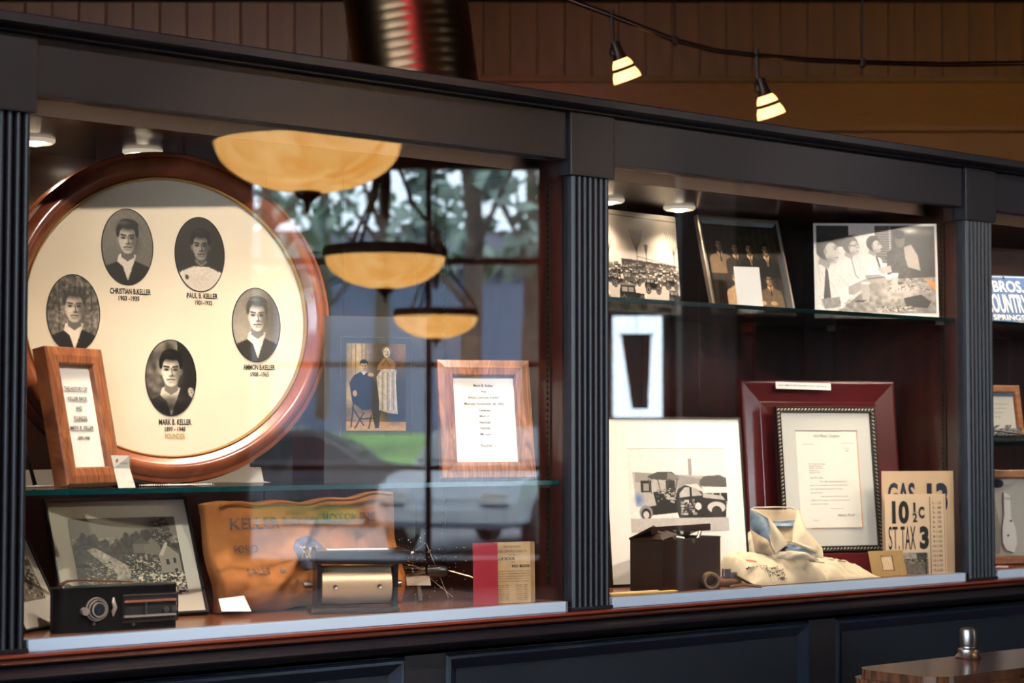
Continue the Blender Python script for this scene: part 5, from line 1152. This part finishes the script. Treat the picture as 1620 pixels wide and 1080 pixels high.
patch('placket', [(555, 396, .032), (660, 400, .026), (840, 470, .020), (820, 488, .022)], cloth, .003)
patch('front_fold', [(540, 470, .036), (740, 490, .034), (850, 560, .030), (540, 540, .040)], cloth, .008, wr=.004)
MB().tube([cp(*k) for k in ((402, 180, .004), (330, 138, -.024), (264, 108, -.048), (300, 92, -.054), (480, 88, -.058), (640, 90, -.056), (700, 122, -.050), (725, 200, -.030), (742, 285, -.010))], .0022, 8).build('collar_edge', cloth, t, True)
MB().tube([cp(*k) for k in ((402, 178, .006), (446, 238, .015), (560, 404, .036), (452, 488, .038), (416, 425, .032), (404, 330, .020))], .0016, 8).build('collar_seam', cloth, t, True)
MB().tube([cp(*k) for k in ((660, 228, -.028), (604, 394, .033), (700, 418, .028), (832, 472, .018))], .0016, 8).build('collar_seam', cloth, t, True)
for (x, y, w1, a) in ((.27, .045, .05, -.1), (.35, .05, .055, -.25)):
    z = max(shirt_h((x+d)/SX, y/SY) for d in (-.02, 0, .02)); o = bx('dark_tear', (-w1/2, -.004, 0), (w1/2, .004, .002), M['blackm'], t, .0008); o.location = (x, y, z+.001); o.rotation_euler = (0, .12, a)
MB().add([(.002, .03, .054), (.03, .022, .050), (.032, .029, .054), (.004, .037, .058)], [(0, 1, 2, 3)]).build('red_patch', mat('red_patch', (.6, .03, .02), .7), t).location = (.006, .0, .004)
def shirttext(s, xc, d0, w_, h_, bold=.012):
    """writing laid on the front slope; d0 = distance up the slope"""
    c = bpy.data.curves.new('handwriting', 'FONT'); c.body = s; c.align_x = 'CENTER'; c.align_y = 'CENTER'; c.offset = bold; c.resolution_u = 2
    o = bpy.data.objects.new('handwriting', c); link(o); bpy.context.view_layer.update(); d = o.dimensions.copy()
    me = bpy.data.meshes.new_from_object(o.evaluated_get(bpy.context.evaluated_depsgraph_get())); bpy.data.objects.remove(o)
    # arclength table of the front slope
    for v in me.vertices:
        x = xc+v.co.x*w_/d.x; q = d0+v.co.y*h_/d.y+.002*math.sin(x*60)
        y = 0; z = .0; acc = 0; py, pz = 0, shirt_h(x/SX, 0)
        while acc < q and y < .12: y += .0015; z = shirt_h(x/SX, y/SY/(1-.25*x/SX)); acc += math.hypot(y-py, z-pz); py, pz = y, z
        v.co = (x, py-.0012, pz+.0012)
    me.materials.clear(); me.materials.append(M['ink']); o = bpy.data.objects.new('handwriting', me); link(o, t)
shirttext("MARK'S 1ST", .045, .052, .060, .0085); shirttext('TOP SHIRT', .075, .041, .060, .0085); shirttext('COLD SHIRT', .085, .031, .070, .008); shirttext('IN SALES', .088, .021, .058, .0085, .02); shirttext('ALL 1988 -', .088, .009, .062, .010, .03)

# ------------------------------------------------------------------ right bay
def uy(x, y, Y):
    d = VIEW+RIGHT*((x-810)/FPX)-UP*((y-540)/FPX); return CAM+d*((Y-CAM.y)/d.y)
t = stand('licence_plate', 'blue metal plate with white capitals on the upper shelf of the right bay', 'sign', 2.90, .12, UZ, -20, 20, .002)
bm_ = MB().prism([(-.15, .006), (-.144, 0), (.144, 0), (.15, .006), (.15, .134), (.138, .146), (-.138, .146), (-.15, .134)], 0, .0015, 'XZ'); bm_.build('plate', M['blueplate'], t)
sweep_rect(.292, .138, [(0, .0), (0, -.0008), (.0015, -.0008), (.0015, 0)]).build('raised_border', M['whitepaint'], t).location = (0, 0, .004)
text(t, 'KELLER BROS.', .01, .112, .235, .034, M['white'], bold=.012); text(t, 'TOWN & COUNTRY', .0, .060, .26, .056, M['white'], bold=.01); text(t, 'BUFFALO SPRINGS', .0, .018, .22, .016, M['white'], bold=.01)
MB().lathe([(0, .001), (.004, .001), (.004, 0), (0, 0)], (.07, 0, .138), 'Y', 10).build('bolt_hole', M['blackm'], t)
o = bx('dark_board', (0, 0, 0), (.5, .006, .24), M['leather'], thing('dark_board', 'dark brown board behind the blue plate', 'board', (2.95, .34, UZ+.001), (-R(5), 0, R(-12))), .01)
t = stand('wood_frame', 'brown wood frame with a typed white sheet on the right bay shelf', 'picture frame', 2.89, .13, 1.287, -20, 10, .016)
w_, h_ = .24, .155
sweep_rect(w_, h_, [(0, .018), (0, 0), (.003, -.003), (.018, -.003), (.022, .002), (.022, .018)]).build('frame', M['orange_wood'], t)
bx('sheet', (-w_/2+.02, .004, .02), (w_/2-.02, .007, h_-.02), M['paper'], t); bx('sheet_shade', (-w_/2+.022, .0015, h_-.030), (w_/2-.022, .004, h_-.0225), M['blueplate'], t)
text(t, 'TRUCK AND SEDAN', 0, .115, .05, .005, M['ink'], bold=.02, y=.003)
for i in range(4): text(t, 'Keller Bros. has served the farms and homes of our county'[:48-6*i], 0, .103-.012*i, .16-.02*i, .0035, M['ink_brown'], y=.003)
t = thing('script_badge', 'chrome script nameplate badge on a black block under the typed sheet', 'badge', (2.90, .075, 1.2875), (0, 0, R(-20)))
bx('block', (-.11, 0, 0), (.11, .02, .016), M['black'], t, .002)
text(t, 'Keller Co.', .02, .030, .17, .030, M['chrome'], shear=.5, bold=.03, y=-.002, ext=.004)
MB().tube([(-.11, -.004, .038), (.11, -.006, .012)], .0035, 8).build('underscore', M['chrome'], t, True)
t = stand('wood_frame', 'orange wood frame with a bagged white metal part at the case bottom', 'picture frame', 2.985, .14, FZ, -20, 6, .02)
w_, h_ = .28, .262
sweep_rect(w_, h_, [(0, .02), (0, 0), (.003, -.003), (.02, -.003), (.024, .003), (.024, .02)]).build('frame', M['orange_wood'], t); bx('backing', (-w_/2+.02, .008, .02), (w_/2-.02, .012, h_-.02), mat('grey_backing', (.5, .48, .44), .8), t)
MB().prism([(-.05, .03), (-.02, .03), (-.012, .1), (-.03, .2), (-.048, .18), (-.056, .1)], .002, .0075, 'XZ').build('plastic_bag', glass('bag_film', (.9, .9, .9), .2, 2), t)
MB().prism([(.0, .04), (.024, .032), (.036, .06), (.034, .1), (.022, .13), (.024, .19), (.004, .20), (.002, .14), (-.008, .1), (-.01, .06)], .0, .0075, 'XZ').build('white_part', M['white'], t)
for x, z in ((.02, .12), (.008, .08), (-.03, .17)): MB().lathe([(0, .002), (.003, .002), (.003, 0), (0, 0)], (x, 0, z), 'Y', 10).build('hole', M['ink'], t)
for x, z, a, b in ((-.01, .225, .020, .012), (-.045, .205, .008, .006), (-.045, .14, .008, .012)):
    MB().lathe([(0, 0), (a, 0), (a, .001), (0, .001)], (0, .007, 0), 'Y', 20).build('sticker', M['ink_navy'], t).matrix_basis = Matrix.Translation((x, 0, z)) @ Matrix.Diagonal((1, 1, b/a, 1))
text(t, 'TOOL', .014, .182, .022, .007, M['ink'], y=-.0008)
t = thing('rope', 'coiled red cord on the floor of the right bay', 'rope', (2.80, .075, FZ+.003))
MB().tube([(-.05, 0, 0), (0, .015, .004), (.04, .0, .0), (.08, .02, .003), (.12, .0, .0), (.05, .03, 0)], .0022, 8).build('cord', M['redcard'], t, True); MB().tube([(-.03, -.01, .001), (.03, -.004, .002), (.08, -.012, .001)], .0025, 8).build('white_cord', M['white'], t, True)

# ------------------------------------------------------------------ table and shaker in front
t = thing('table', 'glossy dark brown table corner in front of the base cabinet', 'table', (1.49, -.79, 0))
tw = wood('table_top', (.05, .018, .008), (.16, .06, .025), .22, .3, 5, (1, 6, 1))
def rrect(x0, y0, x1, y1, r, n=6):
    P = []
    for cx, cy_, a in ((x1-r, y1-r, 0), (x0+r, y1-r, 90), (x0+r, y0+r, 180), (x1-r, y0+r, 270)):
        P += [(cx+r*math.cos(R(a+90*i/n)), cy_+r*math.sin(R(a+90*i/n))) for i in range(n+1)]
    return P
MB().prism(rrect(0, -.0, 1.2, .215, .05), .822, .84, 'XY').build('tabletop', tw, t)
MB().prism(rrect(-.012, -.012, 1.212, .227, .06), .806, .822, 'XY').build('top_moulding', tw, t)
MB().prism(rrect(.012, .012, 1.188, .203, .04), .73, .806, 'XY').build('apron', tw, t)
for x, y in ((.05, .05), (1.15, .05), (.05, .165), (1.15, .165)): MB().lathe([(0, 0), (.018, 0), (.022, .1), (.028, .6), (.03, .73), (0, .73)], (x, y, 0), 'Z', 16).build('leg', tw, t, True)
t = thing('shaker', 'small steel shaker standing on the dark brown table', 'shaker', (1.815, -.615, .8405))
MB().lathe([(0, 0), (.026, 0), (.027, .003), (.022, .010), (.021, .018), (.0165, .021), (.0165, .024), (0, .024)], (0, 0, 0), 'Z', 32).build('foot', M['steel'], t, True)
MB().lathe([(.0165, .024), (.0175, .026), (.0175, .056), (.016, .060), (.010, .063), (0, .064)], (0, 0, 0), 'Z', 32).build('cup', M['steel'], t, True)
